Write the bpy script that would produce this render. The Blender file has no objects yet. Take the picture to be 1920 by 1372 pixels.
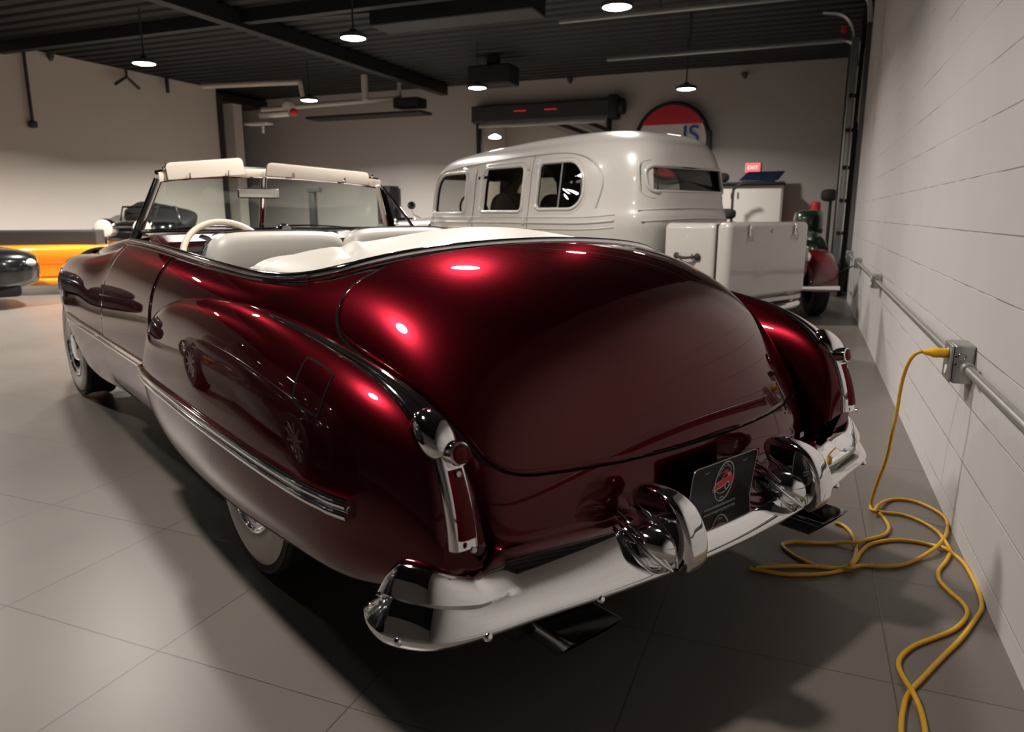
import bpy, bmesh, math, random
import numpy as np
from mathutils import Vector, Matrix, Euler
random.seed(7)
PI = math.pi
D = bpy.data
COL = bpy.context.scene.collection

# ------------------------------------------------------------------ materials
MATS = {}
def mat(name, color, rough=0.5, metal=0.0, coat=0.0, coat_rough=0.03, spec=0.5, emit=None, estr=0.0, trans=0.0, ior=1.5, alpha=1.0):
    m = D.materials.new(name); m.use_nodes = True
    b = m.node_tree.nodes['Principled BSDF']
    b.inputs['Base Color'].default_value = (*color, 1)
    b.inputs['Roughness'].default_value = rough
    b.inputs['Metallic'].default_value = metal
    b.inputs['Coat Weight'].default_value = coat
    b.inputs['Coat Roughness'].default_value = coat_rough
    b.inputs['Specular IOR Level'].default_value = spec
    b.inputs['IOR'].default_value = ior
    b.inputs['Transmission Weight'].default_value = trans
    b.inputs['Alpha'].default_value = alpha
    if emit:
        b.inputs['Emission Color'].default_value = (*emit, 1)
        b.inputs['Emission Strength'].default_value = estr
    MATS[name] = m
    return m
def nodes(m):
    return m.node_tree.nodes, m.node_tree.links, m.node_tree.nodes['Principled BSDF']
def add_noise(m, scale=8, amount=0.06, bump=0.0, bscale=200, rough_var=0.0):
    """colour mottling and fine relief from object-space noise"""
    N, L, b = nodes(m)
    tc = N.new('ShaderNodeTexCoord')
    n = N.new('ShaderNodeTexNoise'); n.inputs['Scale'].default_value = scale; n.inputs['Detail'].default_value = 6
    L.new(tc.outputs['Object'], n.inputs['Vector'])
    base = tuple(b.inputs['Base Color'].default_value)
    mx = N.new('ShaderNodeMix'); mx.data_type = 'RGBA'
    mx.inputs[6].default_value = tuple(c * (1 - amount) for c in base[:3]) + (1,)
    mx.inputs[7].default_value = tuple(min(1, c * (1 + amount)) for c in base[:3]) + (1,)
    L.new(n.outputs['Fac'], mx.inputs[0]); L.new(mx.outputs[2], b.inputs['Base Color'])
    if rough_var:
        mr = N.new('ShaderNodeMapRange'); r = b.inputs['Roughness'].default_value
        mr.inputs['To Min'].default_value = r - rough_var; mr.inputs['To Max'].default_value = r + rough_var
        L.new(n.outputs['Fac'], mr.inputs['Value']); L.new(mr.outputs[0], b.inputs['Roughness'])
    if bump:
        n2 = N.new('ShaderNodeTexNoise'); n2.inputs['Scale'].default_value = bscale; n2.inputs['Detail'].default_value = 4
        L.new(tc.outputs['Object'], n2.inputs['Vector'])
        bp = N.new('ShaderNodeBump'); bp.inputs['Strength'].default_value = bump; bp.inputs['Distance'].default_value = 0.002
        L.new(n2.outputs['Fac'], bp.inputs['Height']); L.new(bp.outputs['Normal'], b.inputs['Normal'])
    return m

chrome = mat('chrome', (0.86, 0.86, 0.87), rough=0.045, metal=1.0)
dark_chrome = mat('smoked_chrome', (0.42, 0.43, 0.45), rough=0.10, metal=1.0)
black_seal_gap = mat('black_rubber_and_gap', (0.003, 0.003, 0.003), rough=0.9, spec=.1)  # real rubber seals, and the dark strips drawn for shaded panel gaps
rubber = add_noise(mat('tyre_rubber', (0.012, 0.012, 0.012), rough=0.75), 30, .2, .3, 300)
whitewall = mat('whitewall_rubber', (0.66, 0.62, 0.57), rough=0.45)
vinyl = add_noise(mat('white_vinyl', (0.45, 0.425, 0.395), rough=0.42), 5, .03, .25, 350)
vinyl_seam = mat('vinyl_seam', (0.05, 0.04, 0.038), rough=0.6)
cream = mat('cream_cloth', (0.74, 0.66, 0.57), rough=0.7)
ivory = mat('ivory_plastic', (0.78, 0.70, 0.58), rough=0.25, coat=.5)
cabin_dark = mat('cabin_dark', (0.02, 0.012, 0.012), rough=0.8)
lamp_red = mat('red_lens', (0.10, 0.0015, 0.004), rough=0.35, spec=.15)
white_paint = mat('white_gloss_paint', (0.45, 0.43, 0.405), rough=0.30, coat=1.0, coat_rough=0.04)
black_gloss = mat('black_gloss_paint', (0.006, 0.006, 0.008), rough=0.2, coat=1.0)
black_matte = mat('black_matte', (0.012, 0.012, 0.013), rough=0.7)
charcoal = mat('charcoal_metal', (0.05, 0.05, 0.055), rough=0.5, metal=.3)
orange = mat('orange_paint', (0.85, 0.30, 0.015), rough=0.3, coat=1.0)
red_paint = mat('dark_red_paint', (0.09, 0.004, 0.007), rough=0.3, coat=1.0)
green_paint = mat('dark_green_paint', (0.005, 0.020, 0.008), rough=0.35, coat=1.0)
galv = add_noise(mat('galvanised_steel', (0.42, 0.42, 0.40), rough=0.38, metal=.85), 40, .2)
pipe_white = mat('white_pipe', (0.55, 0.52, 0.48), rough=0.5)
yellow = add_noise(mat('yellow_cord', (0.62, 0.34, 0.02), rough=0.5), 60, .15)
plug_yellow = mat('yellow_plug', (0.9, 0.48, 0.01), rough=0.4)
tinted = mat('smoked_glass', (0.02, 0.02, 0.02), rough=0.02, coat=1)
white_mark = mat('white_mark', (0.75, 0.75, 0.72), rough=0.5)
red_mark = mat('red_mark', (0.65, 0.03, 0.05), rough=0.5)
pink_mark = mat('pink_mark', (0.75, 0.28, 0.25), rough=0.5)
blue_mark = mat('blue_mark', (0.01, 0.05, 0.35), rough=0.4)
plate_black = mat('plate_black', (0.010, 0.010, 0.011), rough=0.35, spec=.15)
cabinet_white = mat('cabinet_white', (0.75, 0.72, 0.68), rough=0.5)
blue_black = mat('blue_black_plastic', (0.012, 0.022, 0.05), rough=0.4)
mirror_glass = mat('mirror_back', (0.55, 0.55, 0.50), rough=0.25, metal=.6)
lamp_glow = mat('lamp_diffuser', (1, 1, 1), emit=(1.0, 0.95, 0.88), estr=60)
lamp_glow_far = mat('far_lamp_diffuser', (1, 1, 1), emit=(1.0, 0.93, 0.82), estr=14)
exit_glow = mat('exit_sign_face', (0.9, 0.1, 0.1), emit=(1.0, 0.10, 0.09), estr=1.6)
exit_text = mat('exit_sign_text', (1, 1, 1), emit=(1.0, 0.5, 0.45), estr=1.8)
red_glow = mat('red_drum_glow', (1, .05, .05), emit=(1.0, 0.03, 0.03), estr=.35)
dash_maroon = mat('dash_maroon', (0.03, 0.002, 0.004), rough=0.25, coat=.6)
brass = mat('brass', (0.55, 0.35, 0.12), rough=0.3, metal=1)

def fresnel(N, L, ior=1.5):
    """dielectric reflectance that is right for either facing of a thin surface"""
    f = N.new('ShaderNodeFresnel'); ge = N.new('ShaderNodeNewGeometry'); mr = N.new('ShaderNodeMapRange')
    mr.inputs['To Min'].default_value = ior; mr.inputs['To Max'].default_value = 1 / ior
    L.new(ge.outputs['Backfacing'], mr.inputs['Value']); L.new(mr.outputs[0], f.inputs['IOR'])
    return f
def candy_paint(name, body, flake, rough):
    """dark translucent red over metal flake, under a clear coat"""
    m = D.materials.new(name); m.use_nodes = True
    N, L = m.node_tree.nodes, m.node_tree.links
    N.remove(N['Principled BSDF']); out = N['Material Output']
    d = N.new('ShaderNodeBsdfDiffuse'); d.inputs[0].default_value = (*body, 1)
    tc = N.new('ShaderNodeTexCoord'); nz = N.new('ShaderNodeTexNoise'); nz.inputs['Scale'].default_value = 6; nz.inputs['Detail'].default_value = 3
    L.new(tc.outputs['Object'], nz.inputs['Vector'])
    mc = N.new('ShaderNodeMix'); mc.data_type = 'RGBA'
    mc.inputs[6].default_value = (*[c * .94 for c in flake], 1); mc.inputs[7].default_value = (*[c * 1.06 for c in flake], 1)
    L.new(nz.outputs['Fac'], mc.inputs[0])
    g = N.new('ShaderNodeBsdfGlossy'); g.inputs['Roughness'].default_value = rough
    L.new(mc.outputs[2], g.inputs[0])
    ad = N.new('ShaderNodeAddShader'); L.new(d.outputs[0], ad.inputs[0]); L.new(g.outputs[0], ad.inputs[1])
    top = N.new('ShaderNodeBsdfGlossy'); top.inputs['Roughness'].default_value = .012; top.inputs[0].default_value = (1, 1, 1, 1)
    f = fresnel(N, L, 1.38); mx = N.new('ShaderNodeMixShader')
    L.new(f.outputs[0], mx.inputs[0]); L.new(ad.outputs[0], mx.inputs[1]); L.new(top.outputs[0], mx.inputs[2])
    L.new(mx.outputs[0], out.inputs['Surface']); MATS[name] = m
    return m
candy = candy_paint('candy_maroon_paint', (.003, .0004, .0006), (.070, .0026, .0056), .29)
def glass_mat(name, tint=(0.78, 0.86, 0.82), refl=1.0):
    m = D.materials.new(name); m.use_nodes = True
    N, L = m.node_tree.nodes, m.node_tree.links
    N.remove(N['Principled BSDF']); out = N['Material Output']
    t = N.new('ShaderNodeBsdfTransparent'); t.inputs[0].default_value = (*tint, 1)
    g = N.new('ShaderNodeBsdfGlossy'); g.inputs['Roughness'].default_value = 0.01
    g.inputs[0].default_value = (refl, refl, refl, 1)
    f = fresnel(N, L)
    mx = N.new('ShaderNodeMixShader')
    L.new(f.outputs[0], mx.inputs[0]); L.new(t.outputs[0], mx.inputs[1]); L.new(g.outputs[0], mx.inputs[2])
    L.new(mx.outputs[0], out.inputs['Surface'])
    MATS[name] = m
    return m
glass = glass_mat('windshield_glass')
dark_glass = glass_mat('dark_window_glass', (0.55, 0.57, 0.55))

# ------------------------------------------------------------------ objects
def finish(o, parent=None, smooth=True):
    COL.objects.link(o)
    if parent is not None: o.parent = parent
    if smooth and o.type == 'MESH':
        o.data.polygons.foreach_set('use_smooth', [True] * len(o.data.polygons))
        if hasattr(o.data, 'set_sharp_from_angle'): o.data.set_sharp_from_angle(angle=math.radians(38))
    return o
class MB:
    """collects geometry for ONE mesh object"""
    def __init__(s): s.v = []; s.f = []
    def add(s, V, F, M=None):
        b = len(s.v)
        if M is not None: V = [M @ Vector(p) for p in V]
        s.v += [tuple(p) for p in V]; s.f += [tuple(b + i for i in f) for f in F]
        return s
    def bm(s, bm, M=None):
        bm.verts.index_update()
        s.add([v.co.copy() for v in bm.verts], [[v.index for v in f.verts] for f in bm.faces], M)
        bm.free(); return s
    def box(s, c, d, bev=0.0, rot=None, seg=2, M=None):
        bm = bmesh.new(); bmesh.ops.create_cube(bm, size=1)
        bmesh.ops.scale(bm, vec=d, verts=bm.verts)
        if bev > 0:
            bmesh.ops.bevel(bm, geom=list(bm.edges), offset=min(bev, min(d) * .49), segments=seg, affect='EDGES', profile=.5)
        T = Matrix.Translation(c)
        if rot is not None: T = T @ Euler(rot).to_matrix().to_4x4()
        return s.bm(bm, (M @ T) if M is not None else T)
    def grid(s, P, close_u=False, close_v=False, flip=False, M=None):
        P = np.asarray(P, float); n, m = P.shape[:2]
        F = []
        for i in range(n if close_u else n - 1):
            for j in range(m if close_v else m - 1):
                a, b = i * m + j, i * m + (j + 1) % m
                c, d = ((i + 1) % n) * m + (j + 1) % m, ((i + 1) % n) * m + j
                F.append((a, d, c, b) if flip else (a, b, c, d))
        return s.add([Vector(p) for p in P.reshape(-1, 3)], F, M)
    def tube(s, path, r, seg=10, closed=False, caps=True, flat=1.0, M=None):
        """round tube along a path; r a number or a list"""
        path = [Vector(p) for p in path]; n = len(path)
        rs = r if hasattr(r, '__len__') else [r] * n
        rings = []; up = None
        for i, p in enumerate(path):
            a = path[(i - 1) % n] if (closed or i > 0) else path[i]
            b = path[(i + 1) % n] if (closed or i < n - 1) else path[i]
            t = (b - a).normalized()
            if up is None:
                up = Vector((0, 0, 1)) if abs(t.z) < .9 else Vector((1, 0, 0))
            x = t.cross(up)
            if x.length < 1e-6: x = t.orthogonal()
            x.normalize(); y = x.cross(t).normalized(); up = y
            rings.append([p + x * math.cos(2 * PI * k / seg) * rs[i] + y * math.sin(2 * PI * k / seg) * rs[i] * flat for k in range(seg)])
        b0 = len(s.v)
        s.grid(rings, close_u=closed, close_v=True, M=M)
        if caps and not closed:
            s.f.append(tuple(b0 + k for k in range(seg))); s.f.append(tuple(b0 + (n - 1) * seg + k for k in reversed(range(seg))))
        return s
    def lathe(s, prof, seg=48, M=None, arc=2 * PI):
        """profile (r, h) about local Z"""
        full = abs(arc - 2 * PI) < 1e-6
        k = seg if full else seg + 1
        P = [[(r * math.cos(arc * i / seg), r * math.sin(arc * i / seg), h) for (r, h) in prof] for i in range(k)]
        return s.grid(P, close_u=full, M=M)
    def prism(s, pts, t, M=None, bev=0.0):
        """outline in local XY, thickness t along +Z"""
        n = len(pts)
        bm = bmesh.new()
        lo = [bm.verts.new((x, y, 0)) for x, y in pts]; hi = [bm.verts.new((x, y, t)) for x, y in pts]
        bm.faces.new(list(reversed(lo))); bm.faces.new(hi)
        for i in range(n): bm.faces.new((lo[i], lo[(i + 1) % n], hi[(i + 1) % n], hi[i]))
        if bev > 0:
            ed = [e for e in bm.edges if abs(e.verts[0].co.z - e.verts[1].co.z) < 1e-6]
            bmesh.ops.bevel(bm, geom=ed, offset=bev, segments=3, affect='EDGES', profile=.5)
        return s.bm(bm, M)
    def blob(s, c, r, e1=1.0, e2=1.0, nu=28, nv=18, rot=None, zmin=None, M=None):
        """superellipsoid; e<1 boxier, e=1 round"""
        pw = lambda a, e: math.copysign(abs(a) ** e, a)
        P = []
        for i in range(nv + 1):
            ph = -PI / 2 + PI * i / nv
            row = []
            for k in range(nu):
                th = 2 * PI * k / nu
                z = pw(math.sin(ph), e1) * r[2]
                if zmin is not None: z = max(z, zmin)
                row.append((pw(math.cos(ph), e1) * pw(math.cos(th), e2) * r[0], pw(math.cos(ph), e1) * pw(math.sin(th), e2) * r[1], z))
            P.append(row)
        T = Matrix.Translation(c)
        if rot is not None: T = T @ Euler(rot).to_matrix().to_4x4()
        return s.grid(P, close_v=True, M=(M @ T) if M is not None else T)
    def build(s, name, m, parent=None, smooth=True, loc=None):
        me = D.meshes.new(name); me.from_pydata(s.v, [], s.f); me.validate(); me.update()
        bm = bmesh.new(); bm.from_mesh(me)
        bmesh.ops.remove_doubles(bm, verts=bm.verts, dist=1e-5)
        bmesh.ops.recalc_face_normals(bm, faces=bm.faces); bm.to_mesh(me); bm.free()
        me.materials.append(m)
        o = D.objects.new(name, me)
        if loc is not None: o.location = loc
        return finish(o, parent, smooth)
def tag(o, label=None, cat=None, group=None, kind=None):
    if label: o['label'] = label
    if cat: o['category'] = cat
    if group: o['group'] = group
    if kind: o['kind'] = kind
    return o
def empty(name, loc=(0, 0, 0), rz=0.0):
    o = D.objects.new(name, None); o.empty_display_size = .1
    COL.objects.link(o); o.location = loc; o.rotation_euler = (0, 0, rz)
    return o
def struct(o): o['kind'] = 'structure'; return o
def copy_tree(o, parent=None):
    c = o.copy(); COL.objects.link(c); c.parent = parent
    for ch in list(o.children): copy_tree(ch, c)
    return c
def text_mesh(name, body, size, m, parent, M, depth=.001, align='CENTER'):
    cu = D.curves.new(name, 'FONT'); cu.body = body; cu.size = size; cu.align_x = align; cu.align_y = 'CENTER'; cu.extrude = depth
    t = D.objects.new(name, cu); COL.objects.link(t)
    bpy.context.view_layer.update()
    me = D.meshes.new_from_object(t); D.objects.remove(t); 
    me.transform(M); me.materials.clear(); me.materials.append(m)
    o = D.objects.new(name, me); return finish(o, parent, False)

# ------------------------------------------------------------------ smooth surfaces
def _bs(t):
    return np.stack([(1 - t) ** 3, 3 * t ** 3 - 6 * t ** 2 + 4, -3 * t ** 3 + 3 * t ** 2 + 3 * t + 1, t ** 3], -1) / 6
class Surf:
    """uniform cubic B-spline surface through a net, ends clamped"""
    def __init__(s, net):
        P = np.array(net, float)
        P = np.concatenate([2 * P[:1] - P[1:2], P, 2 * P[-1:] - P[-2:-1]], 0)
        P = np.concatenate([2 * P[:, :1] - P[:, 1:2], P, 2 * P[:, -1:] - P[:, -2:-1]], 1)
        s.P = P; s.nu = P.shape[0] - 3; s.nv = P.shape[1] - 3
    def at(s, u, v):
        u = np.clip(np.asarray(u, float), 0, s.nu - 1e-9); v = np.clip(np.asarray(v, float), 0, s.nv - 1e-9)
        iu = u.astype(int); iv = v.astype(int)
        bu = _bs(u - iu); bv = _bs(v - iv)
        out = 0
        for a in range(4):
            for b in range(4):
                out = out + (bu[..., a] * bv[..., b])[..., None] * s.P[iu + a, iv + b]
        return out
    def normal(s, u, v, e=1e-3):
        du = s.at(np.minimum(u + e, s.nu), v) - s.at(np.maximum(u - e, 0), v)
        dv = s.at(u, np.minimum(v + e, s.nv)) - s.at(u, np.maximum(v - e, 0))
        n = np.cross(du, dv); l = np.linalg.norm(n, axis=-1, keepdims=True)
        return n / np.maximum(l, 1e-9)
    def grid(s, u0=0, u1=None, v0=0, v1=None, k=8):
        u1 = s.nu if u1 is None else u1; v1 = s.nv if v1 is None else v1
        U = np.linspace(u0, u1, int((u1 - u0) * k) + 1); V = np.linspace(v0, v1, int((v1 - v0) * k) + 1)
        UU, VV = np.meshgrid(U, V, indexing='ij')
        return s.at(UU, VV)
def curve(P, k=8, closed=False):
    """smooth line through control points (Catmull-Rom)"""
    P = np.array(P, float); n = len(P)
    if closed: Q = np.concatenate([P[-1:], P, P[:2]], 0); m = n
    else: Q = np.concatenate([2 * P[:1] - P[1:2], P, 2 * P[-1:] - P[-2:-1]], 0); m = n - 1
    out = []
    for i in range(m):
        p0, p1, p2, p3 = Q[i:i + 4]
        for j in range(k):
            t = j / k
            out.append(.5 * (2 * p1 + (p2 - p0) * t + (2 * p0 - 5 * p1 + 4 * p2 - p3) * t * t + (3 * p1 - p0 - 3 * p2 + p3) * t ** 3))
    if not closed: out.append(P[-1])
    return np.array(out)
def squircle(n, k=.8):
    a = np.linspace(-1, 1, n)
    A, B = np.meshgrid(a, a, indexing='ij')
    return A * np.sqrt(1 - k * B * B / 2), B * np.sqrt(1 - k * A * A / 2), A, B
def patch(S, uc, vc, ru, rv, off=.003, edge=-.004, n=72, k=.8, sign=1, shear=0.0):
    """a panel lying on S, rounded outline in its parameters, rolled edge"""
    X, Y, A, B = squircle(n, k)
    m = np.maximum(abs(A), abs(B))
    U = uc + ru * X + shear * Y; V = vc + rv * Y
    h = np.where(m > .9999, edge, off * (1 - np.clip((m - (1 - 2.5 / n)) / (2.5 / n), 0, 1) ** 2 * .35))
    return S.at(U, V) + sign * S.normal(U, V) * h[..., None]
def ring(S, uc, vc, ru, rv, w=.012, h=.0012, n=200, k=.8, sign=1, shear=0.0, wu=None):
    """the dark gap round a panel"""
    c = []
    for sdx in range(4):
        a = np.linspace(-1, 1, n // 4, endpoint=False); o = np.ones_like(a)
        A, B = [(a, -o), (o, a), (-a, o), (-o, -a)][sdx]
        c.append(np.stack([A * np.sqrt(1 - k * B * B / 2), B * np.sqrt(1 - k * A * A / 2)], -1))
    c = np.concatenate(c, 0)
    rows = []
    for q in (-.5, 0, .5):
        U = uc + c[:, 0] * (ru + q * (wu or w) * 2) + shear * c[:, 1]; V = vc + c[:, 1] * (rv + q * w * 2)
        rows.append(S.at(U, V) + sign * S.normal(U, V) * h)
    return np.array(rows)
# ================================================================== THE MAROON CONVERTIBLE
CAR_RZ = math.radians(61.7)
CAR_LOC = (-1.2253, 2.4570, 0.0)
car = empty('convertible_car', CAR_LOC, CAR_RZ)      # local: X right, Y towards its front, Z up, origin under the rear axle
tag(car, 'gleaming dark maroon vintage convertible with its top down, chrome bumper nearest the camera', 'car')

# --- tub: rows go round the cockpit edge, columns run outwards and down
half = [
 [(-.77,1.10,1.030),(-.825,1.10,.985),(-.880,1.10,.905),(-.910,1.10,.79),(-.918,1.10,.64),(-.912,1.10,.49),(-.885,1.10,.37),(-.83,1.10,.30)],
 [(-.785,.60,1.010),(-.84,.60,.97),(-.890,.60,.89),(-.912,.60,.78),(-.918,.60,.63),(-.912,.60,.48),(-.885,.60,.37),(-.83,.60,.30)],
 [(-.785,.20,.990),(-.84,.20,.955),(-.885,.20,.885),(-.905,.20,.78),(-.91,.20,.64),(-.90,.20,.5),(-.88,.20,.38),(-.83,.20,.30)],
 [(-.775,-.08,.978),(-.83,-.10,.945),(-.87,-.11,.88),(-.885,-.12,.79),(-.89,-.12,.66),(-.88,-.12,.52),(-.86,-.12,.40),(-.82,-.12,.30)],
 [(-.755,-.26,.978),(-.805,-.30,.945),(-.838,-.36,.88),(-.85,-.43,.79),(-.85,-.50,.67),(-.84,-.57,.54),(-.82,-.63,.42),(-.80,-.68,.30)],
 [(-.705,-.385,.996),(-.745,-.47,.945),(-.765,-.57,.87),(-.765,-.68,.79),(-.755,-.80,.70),(-.735,-.90,.60),(-.72,-.98,.49),(-.70,-1.02,.36)],
 [(-.60,-.445,1.028),(-.655,-.57,.985),(-.695,-.70,.91),(-.715,-.83,.82),(-.71,-.94,.715),(-.69,-1.04,.60),(-.67,-1.09,.51),(-.65,-1.095,.418)],
 [(-.45,-.470,1.052),(-.495,-.61,1.022),(-.53,-.76,.965),(-.545,-.895,.875),(-.54,-1.00,.765),(-.525,-1.08,.64),(-.51,-1.125,.53),(-.50,-1.125,.428)],
 [(-.23,-.480,1.068),(-.255,-.63,1.048),(-.275,-.80,1.002),(-.285,-.945,.925),(-.285,-1.055,.815),(-.275,-1.125,.68),(-.265,-1.156,.55),(-.26,-1.148,.432)],
]
front_row = [[(x, 1.66 + d, z) for (x, _, z) in half[0]] for d in (0.0,)]
front_row[0] = [(-.74,1.66,1.035),(-.80,1.66,.985),(-.862,1.66,.90),(-.905,1.66,.785),(-.915,1.66,.64),(-.91,1.66,.49),(-.885,1.66,.37),(-.83,1.66,.30)]
half = front_row + half
centre = [(0,-.483,1.073),(0,-.635,1.055),(0,-.81,1.013),(0,-.96,.94),(0,-1.07,.83),(0,-1.14,.69),(0,-1.164,.55),(0,-1.155,.434)]
mir = lambda row: [(-x, y, z) for x, y, z in row]
TUB = Surf(half + [centre] + [mir(r) for r in reversed(half)])
UC = len(half)                                        # parameter of the centre line
MB().grid(TUB.grid(k=7), flip=True).build('body_shell', candy, car)

# --- boot lid
LO = np.array([(10, .10), (9.0, .13), (8.2, .17), (7.45, .27), (7.0, .51), (6.61, .74), (6.28, 1.16), (6.10, 1.64), (6.02, 2.09), (6.05, 2.37), (6.20, 2.69), (6.40, 2.98), (6.72, 3.52), (6.91, 3.96), (7.05, 4.42), (7.15, 4.85), (7.27, 5.06), (7.45, 5.27), (7.78, 5.46), (8.68, 5.74), (9.4, 5.84), (10, 5.86)])
_L = curve(np.c_[LO, np.zeros(len(LO))], 8)[:, :2]
_L[:, 1] = np.maximum.accumulate(_L[:, 1] + np.arange(len(_L)) * 1e-6)
vv = .10 + 5.76 * (1 - np.cos(np.linspace(0, PI, 121))) / 2
uu = np.interp(vv, _L[:, 1], _L[:, 0])
aa = np.sin(np.linspace(-PI / 2, PI / 2, 141))
UU_ = UC + aa[None, :] * (UC - uu)[:, None]; VV_ = np.repeat(vv[:, None], len(aa), 1)
_P = TUB.at(UU_, VV_); _N = -TUB.normal(UU_, VV_)
_ol = np.concatenate([_L, np.c_[2 * UC - _L[::-1, 0], _L[::-1, 1]][1:-1]], 0)
_olP = TUB.at(_ol[:, 0], _ol[:, 1])
_s = np.r_[0, np.cumsum(np.linalg.norm(np.diff(_olP, axis=0), axis=1))]; _q = np.linspace(0, _s[-1], 900)
_ol = np.c_[np.interp(_q, _s, _ol[:, 0]), np.interp(_q, _s, _ol[:, 1])]
_olP = TUB.at(_ol[:, 0], _ol[:, 1]); _olN = -TUB.normal(_ol[:, 0], _ol[:, 1])
_d = np.array([np.sqrt(((r[:, None, :] - _olP[None]) ** 2).sum(-1)).min(-1) for r in _P])
_h = .0055 * np.clip(_d / .014, 0, 1) ** .5 - .0025 * np.clip(1 - _d / .004, 0, 1)
MB().grid(_P + _N * _h[..., None]).build('trunk_lid', candy, car)
def seam(P, Nn, w=.0035, h=.0012):
    t = np.roll(P, -1, 0) - np.roll(P, 1, 0); t /= np.maximum(np.linalg.norm(t, axis=1, keepdims=True), 1e-9)
    sd = np.cross(t, Nn)
    return np.array([P + sd * q * w + Nn * h for q in (-1, 0, 1)])
MB().grid(seam(_olP, _olN, .0045, .0016), close_v=True).build('trunk_gap_strip', black_seal_gap, car)  # dark strip drawn for the shade in the lid gap
# --- doors
for s in (1, -1):
    uc = .98 if s == 1 else 2 * UC - .98
    MB().grid(patch(TUB, uc, 3.45, .86, 3.27, off=.0035, edge=-.002, n=60, k=.06, sign=-1)).build('door', candy, car)
    MB().grid(ring(TUB, uc, 3.45, .86, 3.27, w=.02, wu=.008, h=.001, k=.06, sign=-1), close_v=True).build('door_gap_strip', black_seal_gap, car)  # dark strip standing for the shaded gap round the door

# --- hood, cowl and front fenders
def fsec(y, hc, cr, xo, zc, zb, xm=None, s=1.0):
    """one cross-section from the hood centre to the sill"""
    xm = xm if xm is not None else xo
    return [(0, y, hc), (-.28, y, hc - .006), (-.46 * s, y, hc - .03), (-.575 * s, y, hc - .085 if hc - .085 > cr[1] - .05 else cr[1] - .03), (cr[0] + .085, y, cr[1] - .016), (cr[0], y, cr[1]),
            ((cr[0] + xo) / 2 - .012, y, cr[1] - .028), (xo + .008, y, cr[1] - .11), (xo, y, (zc + cr[1] - .11) / 2), (xo, y, zc), (xm + .01, y, (zc + zb) / 2), (xm + .05, y, zb)]
F = [
 [(0,1.66,1.075),(-.28,1.66,1.072),(-.46,1.66,1.066),(-.58,1.66,1.06),(-.67,1.66,1.05),(-.74,1.66,1.035),(-.80,1.66,.985),(-.862,1.66,.90),(-.905,1.66,.785),(-.915,1.66,.62),(-.90,1.66,.45),(-.84,1.66,.30)],
 [(0,1.80,1.075),(-.28,1.80,1.070),(-.46,1.80,1.058),(-.58,1.80,1.035),(-.67,1.80,1.015),(-.745,1.80,1.00),(-.805,1.80,.963),(-.865,1.80,.89),(-.908,1.80,.78),(-.917,1.80,.62),(-.90,1.80,.45),(-.84,1.80,.30)],
 fsec(2.05, 1.07, (-.76, .965), -.915, .60, .30),
 fsec(2.35, 1.065, (-.76, .950), -.912, .60, .31),
 fsec(2.62, 1.055, (-.755, .940), -.905, .60, .32),
 fsec(2.74, 1.050, (-.75, .935), -.90, .62, .42),
 fsec(2.84, 1.045, (-.75, .932), -.895, .66, .53),
 fsec(2.98, 1.040, (-.735, .925), -.875, .69, .60),
 fsec(3.12, 1.032, (-.725, .915), -.865, .70, .615),
 fsec(3.26, 1.022, (-.715, .895), -.85, .68, .59),
 fsec(3.38, 1.010, (-.70, .872), -.83, .62, .50),
 fsec(3.48, .995, (-.68, .845), -.805, .52, .36, s=.95),
 fsec(3.62, .975, (-.67, .80), -.79, .48, .33, s=.9),
 fsec(3.76, .93, (-.62, .73), -.73, .45, .33, s=.85),
 fsec(3.86, .84, (-.56, .66), -.64, .43, .34, s=.8),
 [(0,3.92,.62),(-.2,3.92,.62),(-.36,3.91,.61),(-.42,3.90,.60),(-.46,3.89,.58),(-.50,3.88,.56),(-.53,3.88,.54),(-.54,3.88,.52),(-.55,3.88,.49),(-.55,3.88,.45),(-.54,3.88,.40),(-.5,3.88,.36)],
]
FRONT = Surf([list(reversed(mir(r)))[:-1] + r for r in F])
MB().grid(FRONT.grid(k=7)).build('hood_and_front_fenders', candy, car)
# grille, headlamps and front bumper
g = MB()
for i in range(7):
    z = .44 + i * .028
    g.tube([(-.42, 3.90, z), (-.2, 3.95, z), (.2, 3.95, z), (.42, 3.90, z)], .008)
g.build('front_grille', chrome, car)
for s in (-1, 1):
    h = MB().lathe([(0, .03), (.05, .028), (.085, .015), (.10, -.01), (.10, -.06)], M=Matrix.Translation((s * .64, 3.80, .70)) @ Matrix.Rotation(-PI / 2, 4, 'X')).build('headlamp', chrome, car)
    MB().lathe([(0, .045), (.05, .04), (.08, .02)], M=Matrix.Translation((s * .64, 3.80, .70)) @ Matrix.Rotation(-PI / 2, 4, 'X')).build('lens', white_mark, h)

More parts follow.
